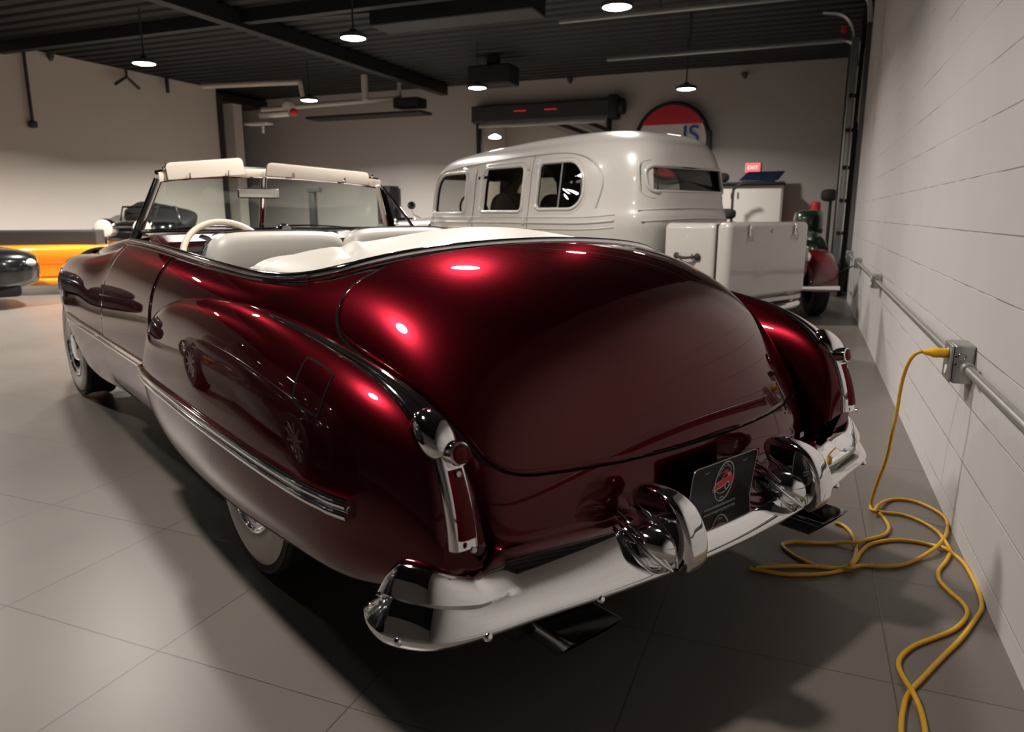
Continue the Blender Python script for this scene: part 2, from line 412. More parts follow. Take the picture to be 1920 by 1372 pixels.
# --- rear fenders
#        Y     zt    zb    xo     xc
FEN = [( .785, .60, .57, -.905, -.895), ( .770, .685, .495, -.930, -.90), ( .73, .755, .44, -.950, -.895), (.62, .825, .385, -.966, -.885), (.45, .878, .325, -.976, -.872),
       ( .22, .908, .300, -.978, -.855), (-.05, .918, .300, -.985, -.850), (-.28, .912, .305, -.985, -.848), (-.48, .895, .325, -.985, -.845), (-.66, .868, .335, -.98, -.84),
       (-.81, .842, .345, -.975, -.835), (-.92, .812, .355, -.955, -.825), (-1.005, .775, .37, -.925, -.815), (-1.065, .733, .385, -.90, -.81), (-1.105, .69, .395, -.878, -.805), (-1.132, .635, .41, -.86, -.80), (-1.145, .575, .44, -.845, -.80)]
rows = []
for (Y, zt, zb, xo, xc) in FEN:
    h = zt - zb
    tail = min(1, max(0, (-.80 - Y) / .30))
    x1 = min(xc + .11, -.72) if Y > -.9 else -.735
    z1 = zt - .075 - .02 * tail
    x0 = -.72 + .0 * tail; z0 = (zt - .28) * (1 - tail) + (zb + .04) * tail
    if Y > .6: x1 = xc + .03; x0 = xc + .02; z0 = zb; z1 = zt - .3 * h
    rows.append([(x0, Y + .02 * tail, z0), ((x0 + x1) / 2 - .0, Y + .01 * tail, (z0 + z1) / 2), (x1, Y + .005, z1), (xc + (.045 if Y < .6 else .01), Y, zt - .012), (xc, Y, zt), (xc + (xo - xc) * .5, Y, zt - min(.03, h * .2)),
                 (xo + .02, Y, zt - .22 * h), (xo, Y, zt - .45 * h), (xo, Y, zb + .28 * h), (xo + .012, Y, zb + .12 * h), (xo + .05, Y, zb), (xo + .10, Y, zb + .005)])
FR = Surf(rows)
NF = len(FEN)
def both(name, fn, m, **kw):
    """the same part on the left and, mirrored, on the right"""
    out = []
    for s in (1, -1):
        b = fn()
        if s == -1: b.v = [(-x, y, z) for x, y, z in b.v]
        out.append(b.build(name, m, car, **kw))
    return out
def fen():
    b = MB().grid(FR.grid(k=7))
    end = FR.at(np.full(60, NF - 1.0), np.linspace(0, 11, 60))
    c = end.mean(0) + np.array([0, -.004, 0])
    i0 = len(b.v); b.v += [tuple(p) for p in end] + [tuple(c)]
    b.f += [(i0 + i, i0 + i + 1, i0 + 60) for i in range(59)]
    return b
both('rear_fender', fen, candy)

# chrome spear along each fender crest, widening into the lamp
def spear():
    U = np.linspace(7.45, 12.75, 110); rowsP = []
    for u in U:
        q = (u - 7.45) / 5.3
        vi = float(np.interp(u, [7.45, 7.6, 8.95, 9.96, 10.88, 11.96, 12.75], [4.10, 4.02, 3.74, 3.60, 3.38, 3.12, 2.90])); vo = float(np.interp(u, [7.45, 7.6, 9.0, 9.96, 10.69, 11.72, 12.75], [4.16, 4.20, 4.18, 4.17, 4.20, 4.36, 4.58]))
        V = np.linspace(vi, vo, 15); uu = np.full_like(V, u)
        b = np.linspace(-1, 1, 15)
        prof = .003 + (.004 + .010 * q) * np.sqrt(np.clip(1 - b ** 2, 0, 1)) - .006 * q * np.exp(-((b - .35) / .10) ** 2) - .004 * q * np.exp(-((b + .45) / .08) ** 2)
        prof[0] = prof[-1] = -.002
        P = FR.at(uu, V) + FN * FR.normal(uu, V) * prof[:, None]
        rowsP.append(P)
    return MB().grid(rowsP)
_n = FR.normal(np.array([7.0]), np.array([7.0]))[0]
FN = 1.0 if _n[0] < 0 else -1.0
both('chrome_spear', spear, chrome)

# fuel filler flap on the left fender
FUEL = dict(uc=9.63, vc=5.37, ru=.43, rv=.58, k=.25, shear=.10)
MB().grid(patch(FR, off=.002, edge=-.002, n=30, sign=FN, **FUEL)).build('fuel_filler_door', candy, car)
MB().grid(ring(FR, w=.03, wu=.022, h=.0012, sign=FN, **FUEL), close_v=True).build('fuel_filler_gap_strip', black_seal_gap, car)  # shade of the flap gap, drawn as a dark strip

# --- tail lamps: chrome housing, round reflector, tall ribbed lens
def lamp_frame(y, z):           # the fender's trailing edge at height z
    pass
LX = -.803
edge = [(LX, -1.035, .755), (LX, -1.075, .728), (LX, -1.108, .69), (LX, -1.128, .65), (LX, -1.146, .60), (LX, -1.158, .55), (LX, -1.162, .505)]
EC = curve(edge, 10)
def strip(i0, i1, w0, w1, th0, th1, side=14, xo=0.0):
    """a rounded bar lying on the trailing edge"""
    P = []
    n = i1 - i0
    for i in range(i0, i1 + 1):
        a, b = EC[max(i - 1, 0)], EC[min(i + 1, len(EC) - 1)]
        t = (b - a) / np.linalg.norm(b - a); nn = np.array([0, t[2], -t[1]]);  nn = nn if nn[1] < 0 else -nn
        q = (i - i0) / max(n, 1); w = w0 + (w1 - w0) * q; th = th0 + (th1 - th0) * q
        row = []
        for k in range(side + 1):
            an = PI * k / side
            c, s_ = math.cos(an), math.sin(an)
            row.append(EC[i] + np.array([xo + math.copysign(abs(c) ** .55, c) * w, 0, 0]) + nn * (abs(s_) ** .6 * th - .02))
        P.append(row)
    return P
def capped(P):
    b = MB().grid(P)
    for e in (0, -1):
        i0 = len(b.v); b.v += [tuple(p) for p in P[e]]
        b.f.append(tuple(range(i0, len(b.v))))
    return b
for s in (1, -1):
    mk = lambda b: (setattr(b, 'v', [(x * s, y, z) for x, y, z in b.v]), b)[1]
    H = mk(capped(strip(15, 59, .030, .033, .028, .032))).build('tail_lamp', chrome, car)
    mk(capped(strip(27, 54, .0215, .025, .034, .039))).build('lens', lamp_red, H)
    # bulbous chrome cap that carries the round reflector
    cap = MB().blob((LX - .006, -1.065, .722), (.040, .062, .040), e1=.9, e2=.9, rot=(math.radians(38), 0, 0))
    cap = mk(cap).build('lamp_cap', chrome, H)
    T = Matrix.Translation((LX + .006, -1.128, .697)) @ Matrix.Rotation(math.radians(80), 4, 'X') @ Matrix.Scale(.66, 4)
    mk(MB().lathe([(.040, -.035), (.038, .012), (.036, .022), (.031, .026), (.0285, .020), (0, .020)], M=T)).build('reflector_bezel', chrome, H)
    mk(MB().lathe([(.029, .019), (.024, .027), (.012, .031), (0, .032)], M=T)).build('reflector', lamp_red, H)
    for (yy, zz) in ((-1.146, .660), (-1.194, .517)):
        mk(MB().lathe([(0, .0), (.006, -.001), (.007, -.006)], seg=14, M=Matrix.Translation((LX, yy, zz)) @ Matrix.Rotation(math.radians(75), 4, 'X'))).build('screw', dark_chrome, H)

# --- belt moulding round the cockpit
U = np.linspace(0.05, 2 * UC - .05, 260)
bl = TUB.at(U, np.zeros_like(U)); bn = TUB.normal(U, np.full_like(U, .3)) * -1
MB().tube(bl + np.array([0, 0, .004]), .0135, seg=12).build('belt_moulding', chrome, car)
bl2 = TUB.at(U, np.full_like(U, .32))
MB().tube(bl2 - TUB.normal(U, np.full_like(U, .32)) * .001, .005, seg=8).build('belt_bead', chrome, car)
inner = bl.copy(); ctr = np.array([0, .5, 0])
d = inner - np.array([0, .45, 0]); d[:, 2] = 0; L_ = np.linalg.norm(d, axis=1, keepdims=True)
inner = inner - d / L_ * .028 + np.array([0, 0, -.004])
MB().tube(inner, .015, seg=10, flat=.6).build('cockpit_rim_seal', black_seal_gap, car)

# --- side moulding: two chrome beads on the door and the fender
fg = FR.at(*np.meshgrid(np.linspace(0, NF - 1, 260), np.linspace(4, 10, 160), indexing='ij'))
tg = TUB.at(*np.meshgrid(np.linspace(0, 4, 120), np.linspace(2, 6.5, 120), indexing='ij'))
hg = FRONT.at(*np.meshgrid(np.linspace(0, 15, 220), np.linspace(0, 5, 120), indexing='ij')) * np.array([-1, 1, 1])
def side_x(y, z, fender=True):
    g = fg if (fender and y < .775) else (tg if y < 1.66 else hg)
    q = g.reshape(-1, 3); d = (q[:, 1] - y) ** 2 + (q[:, 2] - z) ** 2
    m = d < .02 ** 2
    return q[m][:, 0].min() if m.any() else q[np.argmin(d)][0]
def bead_strip(Y0, Y1, z0, z1, r=.0085, n=60, fender=True):
    def f():
        b = MB()
        for dz in (.0115, -.0115):
            path = []
            for i in range(n + 1):
                q = i / n; y = Y0 + (Y1 - Y0) * q; z = z0 + (z1 - z0) * q
                path.append((side_x(y, z, fender) - .004, y, z + dz))
            p = np.array(path); k = np.ones(7) / 7
            p[3:-3, 0] = np.convolve(p[:, 0], k, 'valid')
            b.tube(p, r, seg=10)
        b.tube([(p_[0] + .004, p_[1], p_[2] - dz) for p_ in path], .008, seg=8)
        return b
    return f
both('door_moulding', bead_strip(2.62, .80, .585, .575, fender=False), chrome)
both('fender_moulding', bead_strip(.775, -.955, .575, .56, r=.0115), chrome)

# --- rear bumper
_h = [(-.945,-1.01),(-.957,-1.05),(-.948,-1.11),(-.895,-1.182),(-.805,-1.222),(-.66,-1.245),(-.45,-1.278),(-.22,-1.30)]
bp = curve(_h + [(0,-1.308)] + [(-x, y) for x, y in reversed(_h)], 18)
prof = [(-.180,.408),(-.160,.428),(-.135,.437),(-.108,.434),(-.080,.424),(-.052,.409),(-.028,.393),(-.008,.375),(.005,.359),(.008,.350),(.003,.341),(-.008,.333),(-.022,.326),(-.036,.323),(-.05,.33)]
prof = curve(prof, 4)
P = []
for i in range(len(bp)):
    a, b = bp[max(i - 1, 0)], bp[min(i + 1, len(bp) - 1)]
    t = (b - a) / np.linalg.norm(b - a); nrm = np.array([t[1], -t[0]])
    e = abs(bp[i][0])
    endq = min(1, max(0, (-.90 - bp[i][1]) / .12)) if e > .9 else 1
    tq = min(1, max(.004, (-1.009 - bp[i][1]) / .085)); sc = math.sqrt(1 - (1 - tq) ** 2) if e > .88 else 1.0
    row = []
    mid = .372; lift = min(1, max(0, (e - .76) / .19)); lift = lift * lift * (3 - 2 * lift)
    shelf = 1.0 if e < .70 else max(.45, 1 - (e - .70) / .10 * .55)
    dip = 1 / (1 + math.exp((e - .20) / .018))
    for (o_, z) in prof:
        if z > .392 and o_ < -.02: z = z + (.392 - z) * dip
        oo = o_ * (shelf if o_ < -.03 and z > .4 else 1)
        row.append((bp[i][0] + nrm[0] * oo, bp[i][1] + nrm[1] * oo, mid + (z - mid) * (.08 + .92 * sc) * (1 + (.55 if z > mid else .45) * lift) + .004 * lift))
    P.append(row)
bump = MB().grid(P).build('rear_bumper', chrome, car)
for x in (-.94, -.80, -.52, .52, .80, .94):
    i = int(np.argmin(abs(bp[:, 0] - x) + (0 if abs(x) < .9 else 0)))
    p = bp[i]; a, b = bp[max(i - 1, 0)], bp[min(i + 1, len(bp) - 1)]; t = (b - a) / np.linalg.norm(b - a)
    MB().blob((p[0] + t[1] * .004, p[1] - t[0] * .006, .344), (.010, .010, .010), nu=14, nv=10).build('bumper_bolt', chrome, bump)
# black valance under the lid and behind the bumper
vp = [(-.84,-.95),(-.80,-1.04),(-.68,-1.09),(0,-1.12),(.68,-1.09),(.80,-1.04),(.84,-.95)]
vc = curve(vp, 8)
MB().grid([[(x, y + .03, .43), (x * .985, y + .07, .33), (x * .97, y + .16, .27)] for x, y in vc]).build('rear_valance', black_gloss, car)

# --- bumper guards
def guard(sx):
    lv = [(.346,-1.328,-1.298,.022),(.357,-1.343,-1.275,.031),(.38,-1.366,-1.255,.036),(.42,-1.370,-1.225,.038),(.455,-1.366,-1.195,.038),(.486,-1.35,-1.175,.037),(.511,-1.333,-1.170,.034),(.529,-1.297,-1.185,.028),(.537,-1.265,-1.20,.018),(.540,-1.245,-1.225,.006)]
    P = []
    for (z, yf, yb, w) in lv:
        row = []
        for k in range(48):
            a = 2 * PI * k / 48; c_, s_ = math.cos(a), math.sin(a)
            yy = (yf + yb) / 2 + (yb - yf) / 2 * math.copysign(abs(s_) ** .5, s_)
            q = (yy - yf) / (yb - yf)
            ww = w * 1.04 * (1 - .30 * q)
            row.append((sx + ww * math.copysign(abs(c_) ** .42, c_), yy, z + .03 * q * (1 if z < .352 else 0)))
        P.append(row + row[:1])
    G = capped(Surf(P).grid(k=4)).build('bumper_guard', chrome, bump)
    # flared saddle below, with two raised ribs sweeping down each flank
    sad = []
    for i in range(10):
        q = i / 9; z = .475 - .125 * q; fl = .030 + .050 * (1 - q) ** 1.0
        yb = -1.165; yf = -1.265 - .075 * q
        row = []
        for k in range(33):
            a = PI * k / 32; row.append((sx + math.cos(a) * (fl + .012), yb + (yf - yb) * abs(math.sin(a)) ** .8, z + .045 * (1 - abs(math.cos(a)) ** 3) * (1 - q)))
        sad.append(row)
    MB().blob((sx, -1.230, .405), (.078, .100, .050), e1=.8, e2=.85, nu=40, nv=24).build('guard_foot', chrome, G)
    for s in (-1, 1):
        fb = MB()
        for (dx, dz) in ((.004, -.004), (.012, -.020)):
            fb.tube(curve([(sx + s * (.052 + dx), -1.165, .468 + dz), (sx + s * (.062 + dx), -1.215, .456 + dz), (sx + s * (.060 + dx), -1.268, .428 + dz), (sx + s * (.049 + dx * .6), -1.305, .395 + dz * .6), (sx + s * .038, -1.320, .366)], 6), [.0035 + .0025 * math.sin(PI * i / 24) for i in range(25)], seg=10)
        fb.build('guard_rib', chrome, G)
    return G
guard(-.30); guard(.275)

# --- licence plate between the guards
plate_T = Matrix.Translation((.004, -1.212, .460)) @ Matrix.Rotation(math.radians(97), 4, 'X') @ Matrix.Scale(.95, 4)
def rrect(w, h, r, n=6):
    pts = []
    for cx, cy, a0 in ((w / 2 - r, h / 2 - r, 0), (-w / 2 + r, h / 2 - r, 90), (-w / 2 + r, -h / 2 + r, 180), (w / 2 - r, -h / 2 + r, 270)):
        for i in range(n + 1):
            a = math.radians(a0 + 90 * i / n); pts.append((cx + r * math.cos(a), cy + r * math.sin(a)))
    return pts
plate = MB().prism(rrect(.305, .155, .016), .003, M=plate_T).build('licence_plate', plate_black, car)
rim = [plate_T @ Vector((x, y, .003)) for x, y in rrect(.303, .153, .016)]
MB().tube(rim, .0012, seg=6, closed=True).build('plate_rim', galv, plate)
ov = [plate_T @ Vector((.043 * math.cos(a), .010 + .060 * math.sin(a), .004)) for a in np.linspace(0, 2 * PI, 64, endpoint=False)]
MB().tube(ov, .0016, seg=6, closed=True).build('emblem_ring', white_mark, plate)
# little red car drawn on the emblem, nose to the left
def flat(pts, z=.0036, t=.0006): return [plate_T @ Vector((x, y + .008, z)) for x, y in pts], pts
def fprism(pts, z, t, name, m):
    return MB().prism(pts, t, M=plate_T @ Matrix.Translation((0, .008, z))).build(name, m, plate, smooth=False)
fprism([(-.052,-.012),(-.050,-.002),(-.036,.006),(-.012,.011),(.010,.012),(.030,.014),(.046,.012),(.050,.004),(.046,-.008),(.030,-.012),(.026,-.004),(.014,-.004),(.009,-.014),(-.020,-.018),(-.046,-.019)], .0036, .0006, 'emblem_car', red_mark)
fprism([(-.014,.012),(-.004,.023),(.010,.027),(.026,.026),(.034,.015),(.020,.013),(.0,.012)], .0034, .0006, 'emblem_cabin', pink_mark)
fprism([(-.009,.013),(-.001,.0215),(.011,.0245),(.012,.0135)], .0044, .0003, 'emblem_window', plate_black)
fprism([(-.052,-.010),(-.049,-.003),(-.036,.0045),(-.010,.009),(-.010,.0065),(-.034,.001),(-.046,-.006)], .0044, .0004, 'emblem_highlight', pink_mark)
for cx, cy, r in ((.017, -.014, .0095),):
    p = [plate_T @ Vector((cx + r * math.cos(a), cy + .008 + r * 1.15 * math.sin(a), .0045)) for a in np.linspace(0, 2 * PI, 28, endpoint=False)]
    MB().tube(p, .0014, seg=6, closed=True).build('emblem_wheel', white_mark, plate)
for pts in ([(-.050,-.021),(-.030,-.023),(-.018,-.030),(0,-.033),(.018,-.028),(.030,-.018),(.042,-.012)], [(-.053,-.013),(-.040,-.016),(-.020,-.015),(.004,-.010)]):
    MB().tube([plate_T @ Vector((x, y + .008, .0045)) for x, y in curve(pts, 5)], .0009, seg=5).build('emblem_line', white_mark, plate)
fprism([(-.022,.030),(-.012,.033),(-.004,.037),(.004,.037),(.012,.033),(.022,.030),(.008,.029),(0,.0265),(-.008,.029)], .0036, .0005, 'emblem_wing', red_mark)
# arched lettering
for i, ch in enumerate("Cowbu's Classic"[:16]):
    a = math.radians(148 - i * 7.8)
    M = plate_T @ Matrix.Translation((.034 * math.cos(a), .010 + .050 * math.sin(a), .004)) @ Matrix.Rotation(a - PI / 2, 4, 'Z')
    if ch != ' ': text_mesh('emblem_letter', ch, .0092, white_mark, plate, M, .0003)
text_mesh('emblem_word', 'Cars', .010, white_mark, plate, plate_T @ Matrix.Translation((0, -.039, .004)), .0003)
text_mesh('plate_web_address', 'www.cowbusclassics.com', .0145, white_mark, plate, plate_T @ Matrix.Translation((0, -.063, .004)), .0003)
for x in (-.09, .09):
    p = [plate_T @ Vector((x + .009 * math.cos(a), .058 + .0045 * math.sin(a), .0036)) for a in np.linspace(PI, 2 * PI, 12)]
    MB().tube(p, .0009, seg=5).build('plate_slot', galv, plate)

# --- exhaust tips
for sx, yy in ((-.495, -1.20), (.53, -1.24)):
    T = Matrix.Translation((sx, yy, .215))
    t = MB()
    W_, H_ = .088, .026
    o_ = rrect(W_ * 2, H_ * 2, .012); i_ = rrect(W_ * 2 - .010, H_ * 2 - .010, .009)
    rowsE = []
    for (pts, y) in ((o_, .26), (o_, .02), (o_, -.02), (i_, -.02), (i_, .20)):
        rowsE.append([(x, y + (.045 * (z / H_) * -.5 if y < .1 else 0), z) for x, z in pts])
    t.grid(rowsE, close_v=True, M=T).build('exhaust_tip', dark_chrome, car)

# --- wheels
def wheel(x, y, r=.33, steer=0.0, sgn=-1):
    """sgn -1: outer face towards the left"""
    W = empty('wheel'); W.parent = car; W.location = (x, y, r); W.rotation_euler = (0, 0, steer)
    M = Matrix.Rotation(PI / 2 * sgn, 4, 'Y')                    # local Z -> outwards
    tyre = [(.215,-.08),(.25,-.095),(.30,-.097),(.328,-.088),(.341,-.07),(r,-.04),(r,.04),(.341,.07),(.328,.086),(.322,.0885),(.20,.075)]
    tyre = [(a * .33 / .345, b) for a, b in tyre]
    t = MB().lathe(curve(tyre, 4), seg=72, M=M).build('tyre', rubber, W)
    for dz in (-.045, -.015, .015, .045):
        pass
    MB().lathe(curve([(.290,.0885),(.27,.0975),(.24,.100),(.21,.095),(.185,.082)], 5), seg=72, M=M).build('whitewall', whitewall, t)
    rim = MB().lathe(curve([(.192,.080),(.189,.094),(.182,.098),(.174,.090),(.166,.086),(.158,.088),(.148,.080),(.132,.060),(.11,.055),(.10,.075),(.085,.092),(.05,.100),(0,.103)], 4), seg=64, M=M).build('wheel_trim', chrome, W)
    return W
wheel(-.735, 0.0); wheel(.735, 0.0, sgn=1)
wheel(-.735, 3.085, steer=math.radians(2)); wheel(.735, 3.085, steer=math.radians(2), sgn=1)
# dark underside: floor pan, sills and wheel housings
u = MB().box((0, 1.35, .30), (1.60, 2.75, .06), .02).box((0, -.55, .33), (1.30, 1.05, .06), .02).box((0, 3.2, .42), (1.1, 1.0, .05), .02)
for y in (0, 3.085): u.box((0, y, .335), (1.30, .07, .07), .03)
u.box((-.60, -.6, .21), (.05, 1.0, .05), .02).box((.62, -.6, .21), (.05, 1.0, .05), .02)
u.build('underbody', black_matte, car)
# ================================================================== CABIN, WINDSCREEN
# dark inner walls following the cockpit edge
ui = np.linspace(0.0, 2 * UC, 160)
top_ = TUB.at(ui, np.zeros_like(ui))
def inset(P, k, dz):
    Q = P.copy(); c = np.array([0, .45, 0]); dd = Q - c; dd[:, 2] = 0
    n = np.linalg.norm(dd, axis=1, keepdims=True); Q = Q - dd / n * k; Q[:, 2] += dz; return Q
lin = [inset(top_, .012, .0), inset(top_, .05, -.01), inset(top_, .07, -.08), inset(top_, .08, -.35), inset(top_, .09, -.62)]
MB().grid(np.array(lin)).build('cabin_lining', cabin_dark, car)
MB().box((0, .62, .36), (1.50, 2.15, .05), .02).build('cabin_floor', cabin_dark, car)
# white inner door panels
for s in (-1, 1):
    q = [[(s * (.745 - .004 * i), 1.45 - .085 * j, .985 - .006 * j * .4 - .075 * i) for j in range(13)] for i in range(6)]
    MB().grid(q).build('door_panel', vinyl, car)

# folded-top boot cover: snug at the rear rim, puffed over the folded frame
bn_ = []
xs = np.linspace(-1, 1, 17)
def boot_z(t, q):          # t -1..1 across, q 0 rear .. 1 front
    rim = .975 + .098 * (1 - abs(t) ** 2.4)
    puff = math.sin(min(1, q * 1.7) * PI / 2)
    return rim + .030 * puff * (1 - .25 * abs(t) ** 3) + .014 * math.sin(t * 5.2 + .9) * puff
for i, t in enumerate(xs):
    row = []
    yr = -.468 + .25 * abs(t) ** 6
    xr = .725 * math.copysign(abs(t) ** .92, t)
    for j in range(12):
        q = j / 11
        y = yr + (.16 + .06 * abs(t) ** 4 - yr) * q
        z = boot_z(t, q)
        if q > .72: z -= .16 * ((q - .72) / .28) ** 2
        if q < .12: z -= .012 * (1 - q / .12)
        x = xr * (1 + .02 * q)
        row.append((x, y, z))
    bn_.append(row)
rim0 = [[(r[k][0] * 1.035, r[k][1] - (.01 if k == 0 else 0), r[k][2] - .05) for k in range(12)] for r in (bn_[0], bn_[-1])]
BT = Surf([rim0[0]] + bn_ + [rim0[1]])
g_ = BT.grid(k=6)
# soft wrinkles at the left corner
for (cx, cy, rx, ry, a, am) in ((-.50, -.12, .02, .14, -.35, -.016), (-.46, -.10, .03, .12, -.35, .014), (-.62, .02, .16, .02, .15, -.008), (-.64, .10, .18, .02, .1, -.010), (-.58, -.24, .12, .02, .5, -.010), (.40, .0, .02, .1, .2, -.006)):
    dx = (g_[..., 0] - cx) * math.cos(a) + (g_[..., 1] - cy) * math.sin(a); dy = -(g_[..., 0] - cx) * math.sin(a) + (g_[..., 1] - cy) * math.cos(a)
    g_[..., 2] += am * np.exp(-(dx / rx) ** 2 - (dy / ry) ** 2)
boot = MB().grid(g_).build('tonneau_boot', vinyl, car)
# snap fasteners along the rear rim of the boot
for i in range(13):
    t = -.93 + i * 1.86 / 12
    p = BT.at(np.array([1 + (t + 1) * 8.0]), np.array([.75]))[0]
    MB().blob((p[0], p[1], p[2] + .004), (.006, .006, .005), nu=12, nv=8).build('snap_button', dark_chrome, boot)

# front bench: split backrest with piped edges, seat cushions
def cushion(name, x0, x1, y, zt, w, h, parent=car, lean=.10, m=vinyl):
    b = MB(); n = 26; P = []
    for i in range(n + 1):
        t = -1 + 2 * i / n; x = (x0 + x1) / 2 + (x1 - x0) / 2 * math.copysign(abs(t) ** .9, t)
        e = (1 - abs(t) ** 9) ** .5
        row = []
        for k in range(24):
            a = 2 * PI * k / 24
            cy = math.copysign(abs(math.cos(a)) ** .7, math.cos(a)) * w * (.55 + .45 * e); cz = math.copysign(abs(math.sin(a)) ** .45, math.sin(a)) * h * (.80 + .20 * e)
            row.append((x, y + cy - lean * cz, zt - h + cz - .02 * abs(t) ** 6 + .008 * math.cos(t * 1.5)))
        P.append(row)
    b.grid(P, close_v=True)
    for r in (P[0], P[-1]):
        i0 = len(b.v); b.v += r; b.f.append(tuple(range(i0, len(b.v))))
    return b.build(name, m, parent)
cushion('seat_backrest', -.70, -.135, .66, 1.088, .085, .30)
cushion('seat_backrest', -.125, .44, .66, 1.096, .085, .30)
cushion('seat_cushion', -.70, .70, .95, .66, .26, .12, lean=0)
for (x0, x1, zt) in ((-.69, -.145, 1.090), (-.115, .43, 1.098)):
    pth = [(x0 + (x1 - x0) * q, .66 - .035, zt + .002 - .02 * abs(2 * q - 1) ** 6 + .006) for q in np.linspace(.02, .98, 24)]
    MB().tube(pth, .0028, seg=6).build('seat_piping', vinyl_seam, car)

# dashboard and cowl top
dz = [(-.70, 1.45), (-.60, 1.53), (-.35, 1.62), (0, 1.66), (.35, 1.62), (.60, 1.53), (.70, 1.45)]
dc = curve(dz, 6)
MB().grid([[(x, y + .32, 1.052), (x, y + .20, 1.068), (x, y + .08, 1.073), (x, y + .01, 1.062), (x, y - .02, 1.03), (x, y - .02, .97), (x, y + .03, .90)] for x, y in dc]).build('dashboard', dash_maroon, car)
MB().tube([(x, y + .19, 1.078) for x, y in dc], .011, seg=10).build('windscreen_base_seal', black_gloss, car)
MB().lathe([(0, .035), (.028, .03), (.036, .01), (.036, -.03)], M=Matrix.Translation((.045, 1.68, 1.075)) @ Matrix.Rotation(math.radians(90), 4, 'X')).build('defroster_grille', dark_chrome, car)
MB().lathe([(0, .02), (.05, .018), (.062, 0), (.062, -.04)], M=Matrix.Translation((-.42, 1.60, 1.0)) @ Matrix.Rotation(math.radians(80), 4, 'X')).build('instrument_dial', dark_chrome, car)
# steering wheel
SW = empty('steering_wheel'); SW.parent = car; SW.location = (-.425, 1.20, .945); SW.rotation_euler = (math.radians(62), 0, 0)
MB().tube([(.205 * math.cos(a), .205 * math.sin(a), 0) for a in np.linspace(0, 2 * PI, 72, endpoint=False)], .0145, seg=12, closed=True).build('rim', ivory, SW)
MB().tube([(.125 * math.cos(a), .125 * math.sin(a), -.012) for a in np.linspace(.1, PI - .1, 40)], .005, seg=8).build('horn_ring', chrome, SW)
sp = MB()
for a in (PI / 2 + 1.4, PI / 2 - 1.4, -PI / 2): sp.tube([(.03 * math.cos(a), .03 * math.sin(a), -.02), (.20 * math.cos(a), .20 * math.sin(a), -.002)], [.012, .008])
sp.build('spoke', ivory, SW)
MB().lathe([(0, .012), (.03, .008), (.042, -.01), (.03, -.05), (.022, -.30)]).build('hub', ivory, SW)
# windscreen: curved header, raked posts, split glass
top = curve([(-.602, 1.60, 1.325), (-.50, 1.68, 1.343), (-.30, 1.76, 1.362), (0, 1.81, 1.374), (.30, 1.76, 1.362), (.50, 1.68, 1.343), (.602, 1.60, 1.325)], 8)
base = curve([(-.715, 1.68, 1.035), (-.58, 1.78, 1.055), (-.32, 1.86, 1.072), (0, 1.90, 1.08), (.32, 1.86, 1.072), (.58, 1.78, 1.055), (.715, 1.68, 1.035)], 8)
n2 = len(top) // 2
frame = MB().tube([base[0], base[0] * .5 + top[0] * .5, top[0]], [.024, .021, .019], seg=14).build('windscreen_post', dark_chrome, car)
MB().tube([base[-1], base[-1] * .5 + top[-1] * .5, top[-1]], [.024, .021, .019], seg=14).build('windscreen_post', dark_chrome, car)
MB().tube([tuple(base[n2] + np.array([0, -.005, 0])), tuple(top[n2] + np.array([0, -.005, 0]))], .0135, seg=12, flat=1.2).build('centre_bar', chrome, car)
MB().grid([[tuple(p + np.array([0, -.022, -.012])), tuple(p + np.array([0, -.026, .012])), tuple(p + np.array([0, -.018, .032])), tuple(p + np.array([0, .004, .034]))] for p in top]).build('header_lining', cream, car)
MB().tube([tuple(p + np.array([0, .008, .034])) for p in top], .014, seg=10, flat=.8).build('header_rail', black_gloss, car)
MB().tube([tuple(p + np.array([0, -.003, -.010])) for p in top], .008, seg=8).build('header_trim', chrome, car)
for s in (1,):
    e = 0 if s < 0 else -1
    MB().tube([tuple(base[e] + np.array([-s * .032, -.02, .0])), tuple(top[e] + np.array([-s * .022, -.02, 0]))], .010, seg=8, flat=1.3).build('post_lining', cream, car)
for (i0, i1) in ((0, n2), (n2, len(top) - 1)):
    MB().grid([[tuple(base[i] * (1 - q) + top[i] * q) for q in np.linspace(0, 1, 8)] for i in range(i0, i1 + 1)]).build('windscreen_glass', glass, car)
for x, y in ((-.615, 1.60), (0, 1.83), (.615, 1.62)):
    MB().blob((x * .93, y, 1.412 if x == 0 else 1.378), (.008, .008, .010), nu=12, nv=8).build('header_pin', chrome, car)
# sun visors folded up against the header
for (x0, y0, z0, x1, y1, z1, h0, h1) in ((-.560, 1.605, 1.322, -.125, 1.755, 1.368, .082, .088), (.0, 1.775, 1.368, .545, 1.620, 1.326, .072, .070)):
    L_ = math.hypot(x1 - x0, y1 - y0)
    T = Matrix.Translation((x0, y0, z0)) @ Matrix.Rotation(math.atan2(y1 - y0, x1 - x0), 4, 'Z') @ Matrix.Rotation(-math.atan2(z1 - z0, L_), 4, 'Y') @ Matrix.Rotation(math.radians(84), 4, 'X')
    pts = [(0, 0), (L_, 0), (L_, h1 - .018), (L_ - .006, h1 - .005), (L_ - .018, h1), (.03, h0), (.012, h0 - .006), (.003, h0 - .02)]
    v = MB().prism(pts, .012, M=T, bev=.003).build('sun_visor', cream, car)
    MB().tube([T @ Vector((x, y, .006)) for x, y in pts[2:] + [pts[0]]], .0042, seg=6).build('visor_piping', vinyl_seam, v)
    for fx in (.24, .74):
        cl = MB().tube([T @ Vector((L_ * fx - .035, -.004, .018)), T @ Vector((L_ * fx, -.002, .020)), T @ Vector((L_ * fx + .008, .026, .022))], .0042, seg=6)
        cl.build('visor_clip', chrome, v)
